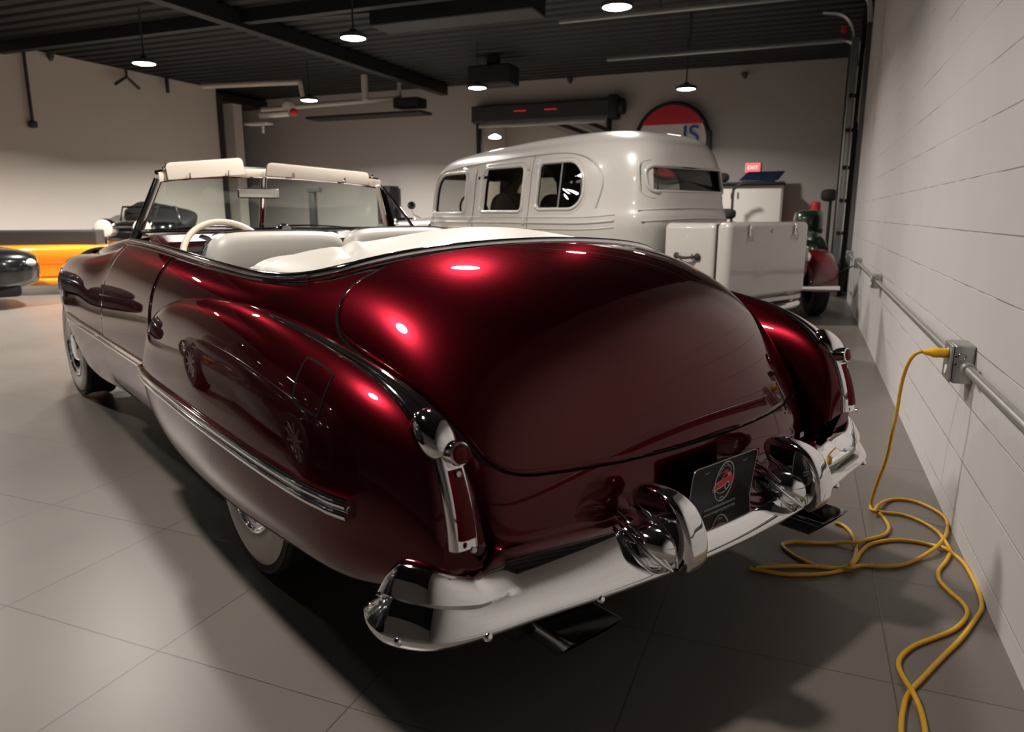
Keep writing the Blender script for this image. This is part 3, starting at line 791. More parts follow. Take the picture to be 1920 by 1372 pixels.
# mirror on the centre bar
MT = Matrix.Translation((-.125, 1.575, 1.268)) @ Matrix.Rotation(math.radians(-6), 4, 'Z')
mr = MB().box((0, 0, 0), (.215, .022, .052), .010, seg=3, M=MT).build('rear_view_mirror', dark_chrome, car)
MB().box((0, -.0125, 0), (.203, .003, .042), .0012, M=MT).build('mirror_glass', mirror_glass, mr)
MB().tube([(-.10, 1.59, 1.275), (-.05, 1.70, 1.30), (0, 1.83, 1.31)], .006).build('mirror_stem', chrome, mr)
# quarter-light frames behind the posts
for s in (-1, 1):
    e = 0 if s < 0 else -1
    A_ = base[e] + np.array([s * .012, -.03, .0]); B_ = top[e] + np.array([s * .012, -.02, -.01]); C_ = np.array([s * .745, 1.395 if s > 0 else 1.60, 1.035]); 
    if s > 0:
        q = MB().tube([tuple(B_), tuple((B_ + C_) / 2 + np.array([0, -.012, 0])), tuple(C_)], .009, seg=10).build('vent_window_frame', chrome, car)
        MB().tube([tuple(B_ + np.array([0, .0, -.01])), tuple(A_)], .015, seg=10).build('vent_post', black_seal_gap, q)
        MB().add([tuple(A_), tuple(B_), tuple(C_)], [(0, 1, 2)]).build('vent_glass', dark_glass, q)
        MB().tube([tuple(A_ * .45 + C_ * .55), tuple(A_ * .72 + B_ * .2 + C_ * .08)], .006, seg=8).build('vent_divider', black_seal_gap, q)
# windscreen wipers lying at the base
for s in (-1, 1):
    MB().tube([(s * .12, 1.925, 1.095), (s * .30, 1.885, 1.098), (s * .52, 1.82, 1.085)], [.006, .005, .003]).build('wiper', black_gloss, car)
# ================================================================== THE WHITE SEDAN
def car_pt(x, y, z=0):
    c, s = math.cos(CAR_RZ), math.sin(CAR_RZ)
    return (CAR_LOC[0] + c * x - s * y, CAR_LOC[1] + s * x + c * y, z)
SEX, SEY = 3.70, 1.64
sedan = empty('vintage_sedan', car_pt(SEX, SEY), CAR_RZ)
tag(sedan, 'tall off-white 1930s sedan with a luggage trunk on its back, parked beyond the maroon convertible', 'car')
rings = [(.42, .62, .20, 3.36), (.60, .68, .10, 3.38), (.80, .715, .04, 3.38), (.95, .735, .01, 3.38), (1.03, .745, -.005, 3.37), (1.12, .742, .01, 3.34), (1.20, .725, .035, 3.31), (1.34, .705, .05, 3.31),
         (1.48, .69, .065, 3.29), (1.60, .67, .09, 3.26), (1.71, .635, .13, 3.22), (1.80, .575, .21, 3.12), (1.86, .47, .36, 2.92), (1.893, .33, .62, 2.60), (1.905, .16, .95, 2.2)]
NA = 96
net = []
for (z, w, y0, y1) in rings:
    row = []
    for k in range(NA):
        a = 2 * PI * k / NA
        c, s_ = math.cos(a), math.sin(a); e = .36
        x = w * math.copysign(abs(c) ** e, c); yy = math.copysign(abs(s_) ** e, s_)
        y = (y0 + y1) / 2 + (y1 - y0) / 2 * yy
        # body tapers towards the cowl
        tq = (y - y0) / (y1 - y0); x *= 1 - .13 * max(0, tq - .45)
        # rear panel bows outwards
        if yy < 0: y -= .05 * (1 - (x / w) ** 2) * (-yy) ** 4
        # roof drops towards the windscreen
        zz = z - .13 * max(0, tq - .35) ** 1.3 * max(0, (z - 1.25) / .55) + (.05 * math.exp(-((tq) / .10) ** 2) if 0.95 <= z <= 1.13 else 0)
        row.append((x, y, zz))
    net.append(row + row[:1])
net.append([(0, 1.55, 1.907)] * (NA + 1))
SD = Surf(net)
UUs = np.linspace(0, len(net) - 1, (len(net) - 1) * 8 + 1); VVs = np.linspace(0, NA, NA * 3 + 1)
U_, V_ = np.meshgrid(UUs, VVs, indexing='ij')
SP = SD.at(U_, V_)
SN = SD.normal(U_, V_)
def rr_mask(px, py, x0, x1, y0, y1, r, rtop=None):
    """rounded rectangle test; r may be (x0y0, x1y0, x1y1, x0y1)"""
    rs = r if hasattr(r, '__len__') else (r,) * 4
    inside = (px > x0) & (px < x1) & (py > y0) & (py < y1)
    for (cx, cy, sx, sy, q) in ((x0, y0, 1, 1, rs[0]), (x1, y0, -1, 1, rs[1]), (x1, y1, -1, -1, rs[2]), (x0, y1, 1, -1, rs[3])):
        dx = (px - cx) * sx; dy = (py - cy) * sy
        inside &= ~((dx < q) & (dy < q) & ((dx - q) ** 2 + (dy - q) ** 2 > q * q))
    return inside
def rr_pts(x0, x1, y0, y1, r, n=8):
    rs = r if hasattr(r, '__len__') else (r,) * 4
    out = []
    for (cx, cy, a0, q) in ((x0 + rs[0], y0 + rs[0], 180, rs[0]), (x1 - rs[1], y0 + rs[1], 270, rs[1]), (x1 - rs[2], y1 - rs[2], 0, rs[2]), (x0 + rs[3], y1 - rs[3], 90, rs[3])):
        for i in range(n + 1):
            a = math.radians(a0 + 90 * i / n); out.append((cx + q * math.cos(a), cy + q * math.sin(a)))
    return out
# windows in the flanks: (y0,y1,z0,z1,radii), y measured from the rear panel
SW_ = [(.66, 1.26, 1.205, 1.625, (.16, .06, .06, .22)), (1.46, 2.13, 1.185, 1.615, (.05, .05, .10, .07)), (2.40, 3.08, 1.175, 1.595, (.05, .05, .24, .08))]
RW = (-.52, .52, 1.345, 1.555, .07)
WS = (-.50, .50, 1.20, 1.56, .07)
fy, fz, fx = (SP[:-1, :-1, i] + SP[1:, 1:, i] for i in (1, 2, 0))
fy, fz, fx = fy / 2, fz / 2, fx / 2
fn = SN[:-1, :-1]
hole = np.zeros(fy.shape, bool)
side = abs(fn[..., 0]) > .5
for w in SW_: hole |= side & rr_mask(fy, fz, w[0], w[1], w[2], w[3], w[4])
hole |= (~side) & (fy < .6) & rr_mask(fx, fz, *RW)
hole |= (~side) & (fy > 2.6) & rr_mask(fx, fz, *WS)
sg = 1 if (SN[40, 5] @ np.array([1, 0, 0])) > 0 else -1
def shell(off, m, name, parent):
    b = MB(); Q = SP + sg * SN * off
    n, mm = Q.shape[:2]; b.v = [tuple(p) for p in Q.reshape(-1, 3)]
    b.f = [(i * mm + j, i * mm + j + 1, (i + 1) * mm + j + 1, (i + 1) * mm + j) for i in range(n - 1) for j in range(mm - 1) if not hole[i, j]]
    return b.build(name, m, parent)
shell(0, white_paint, 'body_shell', sedan)
shell(-.035, cabin_dark, 'cabin_lining', sedan)
flat_i = SP.reshape(-1, 3); flat_n = (SN * sg).reshape(-1, 3)
def on_side(y, z, s, off=0.0):
    m = (flat_n[:, 0] * s > .5)
    q = flat_i[m]; d = (q[:, 1] - y) ** 2 + (q[:, 2] - z) ** 2; k = np.argsort(d)[:3]; wt = 1 / (d[k] + 1e-6); x = (q[k, 0] * wt).sum() / wt.sum()
    return (x + s * off, y, z)
def on_end(x, z, rear=True, off=0.0):
    m = (abs(flat_n[:, 0]) < .75) & ((flat_i[:, 1] < .7) if rear else (flat_i[:, 1] > 2.6))
    q = flat_i[m]; d = (q[:, 0] - x) ** 2 + (q[:, 2] - z) ** 2; k = np.argsort(d)[:3]; wt = 1 / (d[k] + 1e-6); y = (q[k, 1] * wt).sum() / wt.sum()
    return (x, y + (-off if rear else off), z)
for s in (-1, 1):
    for i, w in enumerate(SW_):
        p = rr_pts(*w[:4], w[4])
        o = [on_side(y, z, s, .000) for y, z in p]
        wf = MB().tube(o, .016, seg=10, closed=True).build('window_frame', white_paint, sedan)
        MB().tube([on_side(y, z, s, -.022) for y, z in p], .012, seg=8, closed=True).build('window_rubber', black_seal_gap, wf)
        c = np.mean(np.array([on_side(y, z, s, -.02) for y, z in p]), 0)
        g = MB(); pts = [on_side(y, z, s, -.02) for y, z in p]; g.v = pts + [tuple(c)]
        g.f = [(k, (k + 1) % len(pts), len(pts)) for k in range(len(pts))]
        g.build('window_pane', dark_glass, wf, smooth=False)
        if i == 0:     # vent pane with a pale frame in the rear quarter window
            q = rr_pts(w[0] + .30, w[1] - .012, w[2] + .012, w[3] - .012, (.01, .05, .05, .01))
            MB().tube([on_side(y, z, s, -.008) for y, z in q], .0075, seg=8, closed=True).build('vent_pane_frame', galv, wf)
        # raised outer reveal
        q = rr_pts(w[0] - .035, w[1] + .035, w[2] - .035, w[3] + .035, tuple(v + .03 for v in (w[4] if hasattr(w[4], '__len__') else (w[4],) * 4)))
        MB().tube([on_side(y, z, s, -.004) for y, z in q], .009, seg=8, closed=True).build('window_reveal', white_paint, sedan)
    # door shut lines
    for yy, z0, z1 in ((1.355, .55, 1.70), (2.245, .55, 1.665), (3.10, .55, 1.18)):
        MB().tube([on_side(yy, z, s, .0005) for z in np.linspace(z0, z1, 24)], .0032, seg=6).build('door_gap', vinyl_seam, sedan)
    # belt mouldings
    for zz, r_ in ((1.135, .006), (1.085, .011), (1.03, .006)):
        MB().tube([on_side(yy, zz + .035 * math.exp(-((yy - .1) / .35) ** 2), s, .001) for yy in np.linspace(.30, 3.25, 50)], r_, seg=8).build('belt_moulding', white_paint, sedan)
    # drip rail over the doors
    MB().tube(curve([on_side(.50, 1.22, s, .004), on_side(.46, 1.45, s, .004), on_side(.60, 1.62, s, .006), on_side(.90, 1.70, s, .006), on_side(1.4, 1.705, s, .006), on_side(2.0, 1.685, s, .006), on_side(2.6, 1.65, s, .006), on_side(3.0, 1.60, s, .006), on_side(3.15, 1.45, s, .004), on_side(3.19, 1.2, s, .004)], 8), .010, seg=8).build('drip_rail', white_paint, sedan)
    for yy, zz in ((1.40, 1.60), (1.40, 1.10), (2.29, 1.10)):
        MB().box(on_side(yy, zz, s, .008), (.025, .03, .06), .006).build('door_hinge', white_paint, sedan)
# rear window
p = rr_pts(*RW)
rw = MB().tube([on_end(x, z, True, .0) for x, z in p], .017, seg=10, closed=True).build('window_frame', white_paint, sedan)
MB().tube([on_end(x, z, True, -.006) for x, z in rr_pts(RW[0] - .05, RW[1] + .05, RW[2] - .05, RW[3] + .045, .10)], .010, seg=8, closed=True).build('window_reveal', white_paint, sedan)
pts = [on_end(x, z, True, -.02) for x, z in p]; c = (0, np.mean([q[1] for q in pts]) - .02, 1.45)
g = MB(); g.v = pts + [c]; g.f = [(k, (k + 1) % len(pts), len(pts)) for k in range(len(pts))]; g.build('window_pane', dark_glass, rw, smooth=False)
for zz, r_ in ((1.16, .006), (1.07, .007)):
    MB().tube([on_end(x, zz + .055 - .02 * (x / .6) ** 2, True, .001) for x in np.linspace(-.60, .60, 40)], r_, seg=8).build('belt_moulding', white_paint, sedan)
# windscreen divider, seats seen through the glass
MB().tube([(0, 3.28, 1.18), (0, 3.14, 1.60)], .014).build('windscreen_divider', white_paint, sedan)
for x in (-.34, .34): MB().blob((x, 2.05, 1.04), (.26, .10, .34), e1=.5, e2=.5).build('front_seat', cabin_dark, sedan)
MB().blob((0, .55, .98), (.60, .13, .32), e1=.4, e2=.4).build('rear_seat', cabin_dark, sedan)
MB().box((0, 1.7, .50), (1.25, 3.1, .06), .02).box((0, 2.1, .60), (.9, .5, .2), .05).build('sedan_floor', cabin_dark, sedan)
MB().tube([(-.33 + .19 * math.cos(a), 2.72 + .06 * math.sin(a), 1.20 + .17 * math.sin(a)) for a in np.linspace(0, 2 * PI, 40, endpoint=False)], .012, closed=True).build('steering_wheel', black_matte, sedan)
# hood, radiator shell, fenders, running boards
hs = []
for (y, w, z) in ((3.32, .60, 1.17), (3.45, .57, 1.165), (3.9, .45, 1.13), (4.4, .36, 1.10), (4.7, .32, 1.09), (4.78, .28, 1.02)):
    hs.append([(w, y, .55), (w * 1.01, y, .80), (w * .98, y, z - .14), (w * .75, y, z - .03), (w * .3, y, z), (0, y, z + .004), (-w * .3, y, z), (-w * .75, y, z - .03), (-w * .98, y, z - .14), (-w * 1.01, y, .80), (-w, y, .55)])
MB().grid(Surf(hs).grid(k=6)).build('hood', white_paint, sedan)
MB().blob((0, 4.78, .78), (.27, .07, .34), e1=.4, e2=.5).build('radiator_grille', chrome, sedan)
def fender(yc, r, x, w, a0=-12, a1=192, name='fender'):
    for s in (-1, 1):
        P = []
        for i in range(41):
            a = math.radians(a0 + (a1 - a0) * i / 40)
            row = []
            for k in range(13):
                b = PI * k / 12
                rr = r + .05 * math.sin(b)
                row.append((s * (x + math.cos(b) * -w), yc + rr * math.cos(a) * (1.15 if (math.cos(a) < 0) else 1.05), .36 + rr * math.sin(a) * (1.0) - .05 * (abs(math.cos(b)) ** 4)))
            P.append(row)
        MB().grid(P).build(name, white_paint, sedan)
fender(.40, .46, .70, .17, name='rear_fender')
fender(4.15, .46, .66, .17, name='front_fender')
for s in (-1, 1):
    MB().box((s * .78, 2.25, .36), (.24, 2.6, .05), .02).build('running_board', black_matte, sedan)
    hl = MB().blob((s * .42, 4.45, 1.02), (.115, .17, .115), e1=1, e2=1).build('headlamp', chrome, sedan)
    mm = MB().blob((s * .82, 3.25, 1.26), (.055, .02, .045), nu=20, nv=12).build('door_mirror', black_gloss, sedan)
    MB().tube([(s * .70, 3.25, 1.12), (s * .80, 3.25, 1.16), (s * .82, 3.25, 1.22)], .008).build('mirror_arm', chrome, mm)
    for y in (.40, 4.15):
        W = empty('wheel'); W.parent = sedan; W.location = (s * .72, y, .36)
        M = Matrix.Rotation(PI / 2 * s, 4, 'Y')
        MB().lathe([(.20, -.07), (.33, -.08), (.36, -.04), (.36, .04), (.33, .08), (.22, .07)], seg=48, M=M).build('tyre', rubber, W)
        MB().lathe([(.325, .081), (.28, .086), (.22, .075)], seg=48, M=M).build('whitewall', whitewall, W)
        MB().lathe([(.22, .06), (.20, .07), (.10, .02), (.08, .08), (0, .09)], seg=36, M=M).build('hub_cap', chrome, W)
# rear apron, bumper and trunk rack
MB().grid([[(x, -.02 + .02 * abs(x), .55), (x, -.10, .40), (x, -.20, .30)] for x in np.linspace(-.66, .66, 12)]).build('rear_apron', white_paint, sedan)
MB().tube(curve([(-.82, -.52, .40), (-.6, -.66, .40), (0, -.72, .40), (.6, -.66, .40), (.82, -.52, .40)], 8), .032, seg=12, flat=.9).build('rear_bumper', chrome, sedan)
rk = MB()
for s in (-1, 1): rk.box((s * .40, -.36, .48), (.05, .80, .035), .01).tube([(s * .42, -.30, .47), (s * .42, -.55, .40)], .012)
rk.box((0, -.745, .485), (1.0, .04, .035), .01)
rk.build('trunk_rack', white_paint, sedan)
# luggage trunk bolted to the rack
tx0, tx1 = -.545, .60
TC = ((tx0 + tx1) / 2)
tr = MB().box((TC, -.36, .795), (tx1 - tx0, .50, .605), .05, seg=5).build('luggage_trunk', white_paint, sedan)
MB().box((TC, -.675, .805), (tx1 - tx0 + .006, .13, .595), .045, seg=5).build('trunk_door', white_paint, tr)
MB().box((TC, -.606, .805), (tx1 - tx0 - .02, .012, .565), .004).build('trunk_gasket', vinyl_seam, tr)
hd = MB().tube(curve([(tx0 - .012, -.28, .838), (tx0 - .040, -.31, .832), (tx0 - .045, -.36, .828), (tx0 - .040, -.41, .832), (tx0 - .012, -.44, .838)], 6), .015, seg=10, flat=.7).build('strap_handle', black_matte, tr)
for y in (-.26, -.46): MB().blob((tx0 - .012, y, .838), (.014, .026, .028), nu=16, nv=12).build('handle_mount', black_matte, hd)
for y in (-.297, -.423): MB().box((tx0 - .026, y, .836), (.022, .010, .052), .004).build('handle_ring', chrome, hd)
for x in (TC - .33, TC + .33):
    l = MB().box((x, -.748, 1.04), (.03, .014, .085), .006).build('trunk_latch', chrome, tr)
    MB().tube(curve([(x + .01, -.756, 1.05), (x + .025, -.765, 1.0), (x + .012, -.760, .955), (x - .002, -.756, 1.0)], 6), .004, seg=6).build('latch_loop', dark_chrome, l)
MB().lathe([(0, .006), (.014, .005), (.016, 0)], seg=20, M=Matrix.Translation((TC, -.742, 1.03)) @ Matrix.Rotation(PI / 2, 4, 'X')).build('trunk_lock', dark_chrome, tr)
# ================================================================== THE ROOM
XW, XL, YB, ZC, YF = .59, -13.0, 15.6, 4.02, -5.0
def tex_coords(m):
    N, L, b = nodes(m); tc = N.new('ShaderNodeTexCoord'); return N, L, b, tc.outputs['Object']
# floor: 61 x 59 cm porcelain tiles
fl = mat('floor_tiles', (0.20, 0.18, 0.16), rough=0.42)
N, L, b, co = tex_coords(fl)
mp = N.new('ShaderNodeMapping'); mp.inputs['Location'].default_value = (-.29 + .612 * 40, -1.27 + .59 * 40, 0)
L.new(co, mp.inputs['Vector'])
br = N.new('ShaderNodeTexBrick'); br.offset = 0; br.squash = 1
br.inputs['Scale'].default_value = 1; br.inputs['Brick Width'].default_value = .612; br.inputs['Row Height'].default_value = .59
br.inputs['Mortar Size'].default_value = .0022; br.inputs['Mortar Smooth'].default_value = .2; br.inputs['Bias'].default_value = -.2
br.inputs['Color1'].default_value = (.150, .131, .116, 1); br.inputs['Color2'].default_value = (.136, .119, .106, 1); br.inputs['Mortar'].default_value = (.07, .06, .052, 1)
L.new(mp.outputs[0], br.inputs['Vector'])
nz = N.new('ShaderNodeTexNoise'); nz.inputs['Scale'].default_value = 1.6; nz.inputs['Detail'].default_value = 8; nz.inputs['Roughness'].default_value = .6
L.new(co, nz.inputs['Vector'])
cr = N.new('ShaderNodeMapRange'); cr.inputs['To Min'].default_value = .86; cr.inputs['To Max'].default_value = 1.12
L.new(nz.outputs['Fac'], cr.inputs['Value'])
mm = N.new('ShaderNodeVectorMath'); mm.operation = 'SCALE'; L.new(br.outputs['Color'], mm.inputs[0]); L.new(cr.outputs[0], mm.inputs['Scale'])
L.new(mm.outputs[0], b.inputs['Base Color'])
rr = N.new('ShaderNodeMapRange'); rr.inputs['To Min'].default_value = .30; rr.inputs['To Max'].default_value = .42; L.new(nz.outputs['Fac'], rr.inputs['Value']); L.new(rr.outputs[0], b.inputs['Roughness'])
bp = N.new('ShaderNodeBump'); bp.inputs['Strength'].default_value = .35; bp.inputs['Distance'].default_value = .002; bp.invert = True
L.new(br.outputs['Fac'], bp.inputs['Height']); L.new(bp.outputs['Normal'], b.inputs['Normal'])

# painted block wall
def block_wall(name, col, ax, amount=.5):
    m = mat(name, col, rough=.55)
    N, L, b, co = tex_coords(m)
    sep = N.new('ShaderNodeSeparateXYZ'); cmb = N.new('ShaderNodeCombineXYZ'); L.new(co, sep.inputs[0])
    L.new(sep.outputs[ax], cmb.inputs['X'])
    ad = N.new('ShaderNodeMath'); ad.inputs[1].default_value = -.0735 + .2045 * 20; L.new(sep.outputs['Z'], ad.inputs[0]); L.new(ad.outputs[0], cmb.inputs['Y'])
    br = N.new('ShaderNodeTexBrick'); br.offset = .5
    br.inputs['Scale'].default_value = 1; br.inputs['Brick Width'].default_value = 60; br.inputs['Row Height'].default_value = .2045
    br.inputs['Mortar Size'].default_value = .0035; br.inputs['Mortar Smooth'].default_value = .6
    L.new(cmb.outputs[0], br.inputs['Vector'])
    # joints fade in and out under the paint
    n1 = N.new('ShaderNodeTexNoise'); n1.inputs['Scale'].default_value = 2.6; n1.inputs['Detail'].default_value = 3; L.new(co, n1.inputs['Vector'])
    f1 = N.new('ShaderNodeMapRange'); f1.inputs['From Min'].default_value = .45; f1.inputs['From Max'].default_value = .58; L.new(n1.outputs['Fac'], f1.inputs['Value'])
    ml = N.new('ShaderNodeMath'); ml.operation = 'MULTIPLY'; L.new(br.outputs['Fac'], ml.inputs[0]); L.new(f1.outputs[0], ml.inputs[1])
    mx = N.new('ShaderNodeMix'); mx.data_type = 'RGBA'; mx.inputs[6].default_value = (*col, 1); mx.inputs[7].default_value = tuple(c * (1 - amount) for c in col) + (1,)
    L.new(ml.outputs[0], mx.inputs[0])
    n2 = N.new('ShaderNodeTexNoise'); n2.inputs['Scale'].default_value = 3; n2.inputs['Detail'].default_value = 7; L.new(co, n2.inputs['Vector'])
    r2 = N.new('ShaderNodeMapRange'); r2.inputs['To Min'].default_value = .93; r2.inputs['To Max'].default_value = 1.06; L.new(n2.outputs['Fac'], r2.inputs['Value'])
    sc = N.new('ShaderNodeVectorMath'); sc.operation = 'SCALE'; L.new(mx.outputs[2], sc.inputs[0]); L.new(r2.outputs[0], sc.inputs['Scale']); L.new(sc.outputs[0], b.inputs['Base Color'])
    bp = N.new('ShaderNodeBump'); bp.invert = True; bp.inputs['Strength'].default_value = .5; bp.inputs['Distance'].default_value = .003; L.new(br.outputs['Fac'], bp.inputs['Height'])
    n3 = N.new('ShaderNodeTexNoise'); n3.inputs['Scale'].default_value = 90; n3.inputs['Detail'].default_value = 5; L.new(co, n3.inputs['Vector'])
    b2 = N.new('ShaderNodeBump'); b2.inputs['Strength'].default_value = .18; b2.inputs['Distance'].default_value = .002; L.new(n3.outputs['Fac'], b2.inputs['Height']); L.new(bp.outputs['Normal'], b2.inputs['Normal'])
    L.new(b2.outputs['Normal'], b.inputs['Normal'])
    return m
w_right = block_wall('painted_block_wall', (.55, .525, .52), 'Y')
w_left = add_noise(mat('painted_left_wall', (.76, .70, .64), rough=.7), .7, .05, .15, 60)
w_back = add_noise(mat('painted_back_wall', (.52, .49, .47), rough=.7), .7, .05, .15, 60)
w_dark = add_noise(mat('dark_wall', (.03, .03, .032), rough=.8), 2, .1)
ceil_m = add_noise(mat('black_ceiling', (.007, .007, .009), rough=.62), 2, .3)
beam_m = mat('black_beam', (.010, .010, .012), rough=.5)

def slab(name, c, d, m, bev=0):
    return struct(MB().box(c, d, bev).build(name, m, smooth=False))
slab('floor', ((XW + XL) / 2, (YF + 21) / 2, -.05), (XW - XL + .4, 21 - YF, .10), fl)
slab('wall_right', (XW + .10, (YF + 11.0) / 2, ZC / 2), (.20, 11.0 - YF, ZC), w_right)
slab('wall_right_beyond', (XW + .10, (12.7 + YB) / 2, ZC / 2), (.20, YB - 12.7 + .2, ZC), w_back)
slab('wall_left', (XL - .10, (YF + 13.85) / 2, ZC / 2), (.20, 13.85 - YF, ZC), w_left)
slab('wall_left_return', (XL - 1.0, 13.85 + .08, 1.9), (2.0, .16, 3.8), w_left)
slab('wall_left_alcove', (-14.9, 15.6, 1.9), (.16, 4.0, 3.8), w_left)
slab('wall_front', ((XW + XL) / 2, YF - .1, ZC / 2), (XW - XL + .4, .20, ZC), w_back)
# back wall with the door opening
OX0, OX1, OZ = -7.0, -4.05, 3.15
slab('wall_back_left', ((-15 + OX0) / 2, YB + .10, ZC / 2), (OX0 + 15, .20, ZC), w_back)
slab('wall_back_right', ((OX1 + XW + .2) / 2, YB + .10, ZC / 2), (XW + .2 - OX1, .20, ZC), w_back)
slab('wall_back_lintel', ((OX0 + OX1) / 2, YB + .10, (OZ + ZC) / 2), (OX1 - OX0, .20, ZC - OZ), w_back)
# next room seen through the opening
slab('wall_next_room', (-5.5, 20.9, 2.0), (7.0, .1, 4.0), w_left)
slab('wall_next_room_left', (-8.6, 18.4, 2.0), (.1, 5.2, 4.0), w_left)
slab('wall_next_room_right', (-2.4, 18.4, 2.0), (.1, 5.2, 4.0), w_left)
# ribbed steel deck ceiling
cb = MB(); x = XL - 2.0
pr = []
while x < XW + .1:
    pr += [(x, ZC), (x + .10, ZC), (x + .125, ZC + .04), (x + .175, ZC + .04), (x + .20, ZC)]; x += .20
pr2 = []
y = YF
while y < 21:
    pr2 += [(y, ZC), (y + .16, ZC), (y + .19, ZC + .05), (y + .27, ZC + .05), (y + .30, ZC)]; y += .30
cb.grid([[(xx, yy, zz) for yy, zz in pr2] for xx in (XL - 2.0, XW + .2)])
ceil = cb.build('ceiling', ceil_m, smooth=False); struct(ceil)
slab('ceiling_slab', ((XW + XL) / 2 - .9, 8, ZC + .12), (XW - XL + 2.2, 26.2, .08), ceil_m)
# beams and ducts under the deck
for i, yy in enumerate((1.5, 8.9)):
    slab('ceiling_beam_%d' % (i + 1), ((XW + XL) / 2, yy, ZC - .09), (XW - XL, .14, .18), beam_m)
for i, xx in enumerate((-7.8,)):
    slab('ceiling_girder_%d' % (i + 1), (xx, 5.3, ZC - .13), (.18, 20, .22), beam_m)
slab('ceiling_soffit', (-14.0, 14.8, 3.87), (2.0, 1.8, .18), beam_m)
# dark edge post and pale column in the far-left corner
slab('trim_1', (-12.98, 13.90, 1.95), (.10, .12, 3.9), w_dark)
slab('column_1', (-13.35, 14.6, 1.9), (.55, .30, 3.8), w_left)
slab('column_2', (-13.62, 15.3, 1.9), (.09, .10, 3.8), w_dark)

# ------------------------------------------------------------------ roller shutter
rs = empty('roller_shutter', (-5.52, YB - .12, 3.33)); tag(rs, 'black roller shutter drum above the doorway in the back wall, faint red glow on it', 'roller shutter')
MB().box((0, 0, 0), (3.25, .34, .36), .03).build('drum_housing', charcoal, rs, smooth=False)
MB().box((1.60, -.02, .02), (.22, .36, .48), .05).build('motor_box', black_matte, rs)
MB().lathe([(.16, 0), (.16, .10), (.12, .12), (0, .12)], seg=24, M=Matrix.Translation((1.72, -.05, .02)) @ Matrix.Rotation(PI / 2, 4, 'Y')).build('gear_cover', black_matte, rs)
MB().box((0, -.14, -.24), (2.9, .05, .10), .01).build('bottom_bar', galv, rs)
for s in (-1, 1): MB().box((s * 1.50, -.02, -1.75), (.09, .12, 3.15), .01).build('guide_rail', black_matte, rs)
for dx in (-.45, .25): MB().box((dx, -.176, .03), (.28, .004, .02), .001).build('glow_strip', red_glow, rs)  # emissive strips put in for the faint red glow on the drum
# ------------------------------------------------------------------ round sign
sg_ = empty('round_sign', (-2.70, YB - .10, 2.62)); tag(sg_, 'large round wall sign with red top, white band, blue lettering and black rim', 'sign')
RY = Matrix.Rotation(PI / 2, 4, 'X')
def cseg(r, z0, z1, n=40):
    a0 = math.asin(max(-1, min(1, z0 / r))); a1 = math.asin(max(-1, min(1, z1 / r)))
    return [(r * math.cos(a), r * math.sin(a)) for a in np.linspace(a0, a1, n)] + [(-r * math.cos(a), r * math.sin(a)) for a in np.linspace(a1, a0, n)]
MB().prism(cseg(.71, -.71, .71), .06, M=RY).build('sign_board', cabinet_white, sg_, smooth=False)
MB().prism(cseg(.70, .33, .699), .02, M=Matrix.Translation((0, -.06, 0)) @ RY).build('red_field', red_mark, sg_, smooth=False)
MB().prism(cseg(.70, -.699, -.33), .02, M=Matrix.Translation((0, -.06, 0)) @ RY).build('red_field', red_mark, sg_, smooth=False)
MB().tube([(.73 * math.cos(a), -.05, .73 * math.sin(a)) for a in np.linspace(0, 2 * PI, 72, endpoint=False)], .045, closed=True).build('rim', black_matte, sg_)
text_mesh('lettering', 'IS', .50, blue_mark, sg_, Matrix.Translation((.38, -.085, .10)) @ RY, .01)
MB().box((.74, -.05, -.04), (.10, .10, .46), .03).build('rim_bracket', charcoal, sg_)
# ------------------------------------------------------------------ exit sign
ex = empty('exit_sign', (-1.09, YB - .04, 2.07)); tag(ex, 'small glowing red exit sign on the back wall above the white cabinet', 'sign')
MB().box((0, 0, 0), (.30, .05, .20), .01).build('sign_housing', cabinet_white, ex)
MB().box((0, -.028, 0), (.27, .008, .17), .002).build('lit_face', exit_glow, ex)
text_mesh('lettering', 'EXIT', .10, exit_text, ex, Matrix.Translation((0, -.034, 0)) @ RY, .002)
# ------------------------------------------------------------------ garage door track
gt = empty('door_track', (.40, 11.45, 0)); tag(gt, 'galvanised vertical and overhead door track with rollers beside the block wall', 'door track')
MB().box((0, .0, 1.75), (.055, .10, 3.5), .006).box((.04, -.06, 1.75), (.05, .012, 3.5), .003).build('vertical_rail', galv, gt)
MB().box((-.02, .28, 1.75), (.05, .09, 3.5), .006).build('vertical_rail', charcoal, gt)
MB().box((.12, .05, 1.95), (.07, .03, 3.9), .006).build('angle_iron', charcoal, gt)
MB().tube(curve([(0, -.02, 3.40), (-.02, -.02, 3.62), (-.16, -.02, 3.80), (-.42, -.02, 3.86)], 8), .028, seg=8).build('curved_rail', galv, gt)
for (dy, z, x1) in ((.02, 3.49, -3.4), (-2.33, 3.50, -3.4)):
    MB().box(((x1 + .02 - .2) / 2, dy, z), (-.2 - x1 + .1, .05, .06), .008).build('overhead_rail', galv, gt)
    MB().tube(curve([(-.20, dy, z), (-.06, dy, z - .02), (.03, dy, z - .12), (.06, dy, z - .35)], 8), .026, seg=8).build('curved_rail', galv, gt)
    MB().box((-2.2, dy, z + .27), (.03, .03, .52), .004).build('hanger_strap', charcoal, gt)
MB().box((.06, -2.33, 2.62), (.05, .06, 1.1), .006).build('rail_stub', charcoal, gt)
for z in (.45, .9, 1.35, 1.8, 2.3, 2.75):
    MB().lathe([(.0, 0), (.03, 0), (.03, .03), (0, .03)], seg=16, M=Matrix.Translation((.02, -.07, z)) @ Matrix.Rotation(PI / 2, 4, 'X')).box((.05, -.05, z), (.09, .02, .05), .004).build('roller', black_matte, gt)
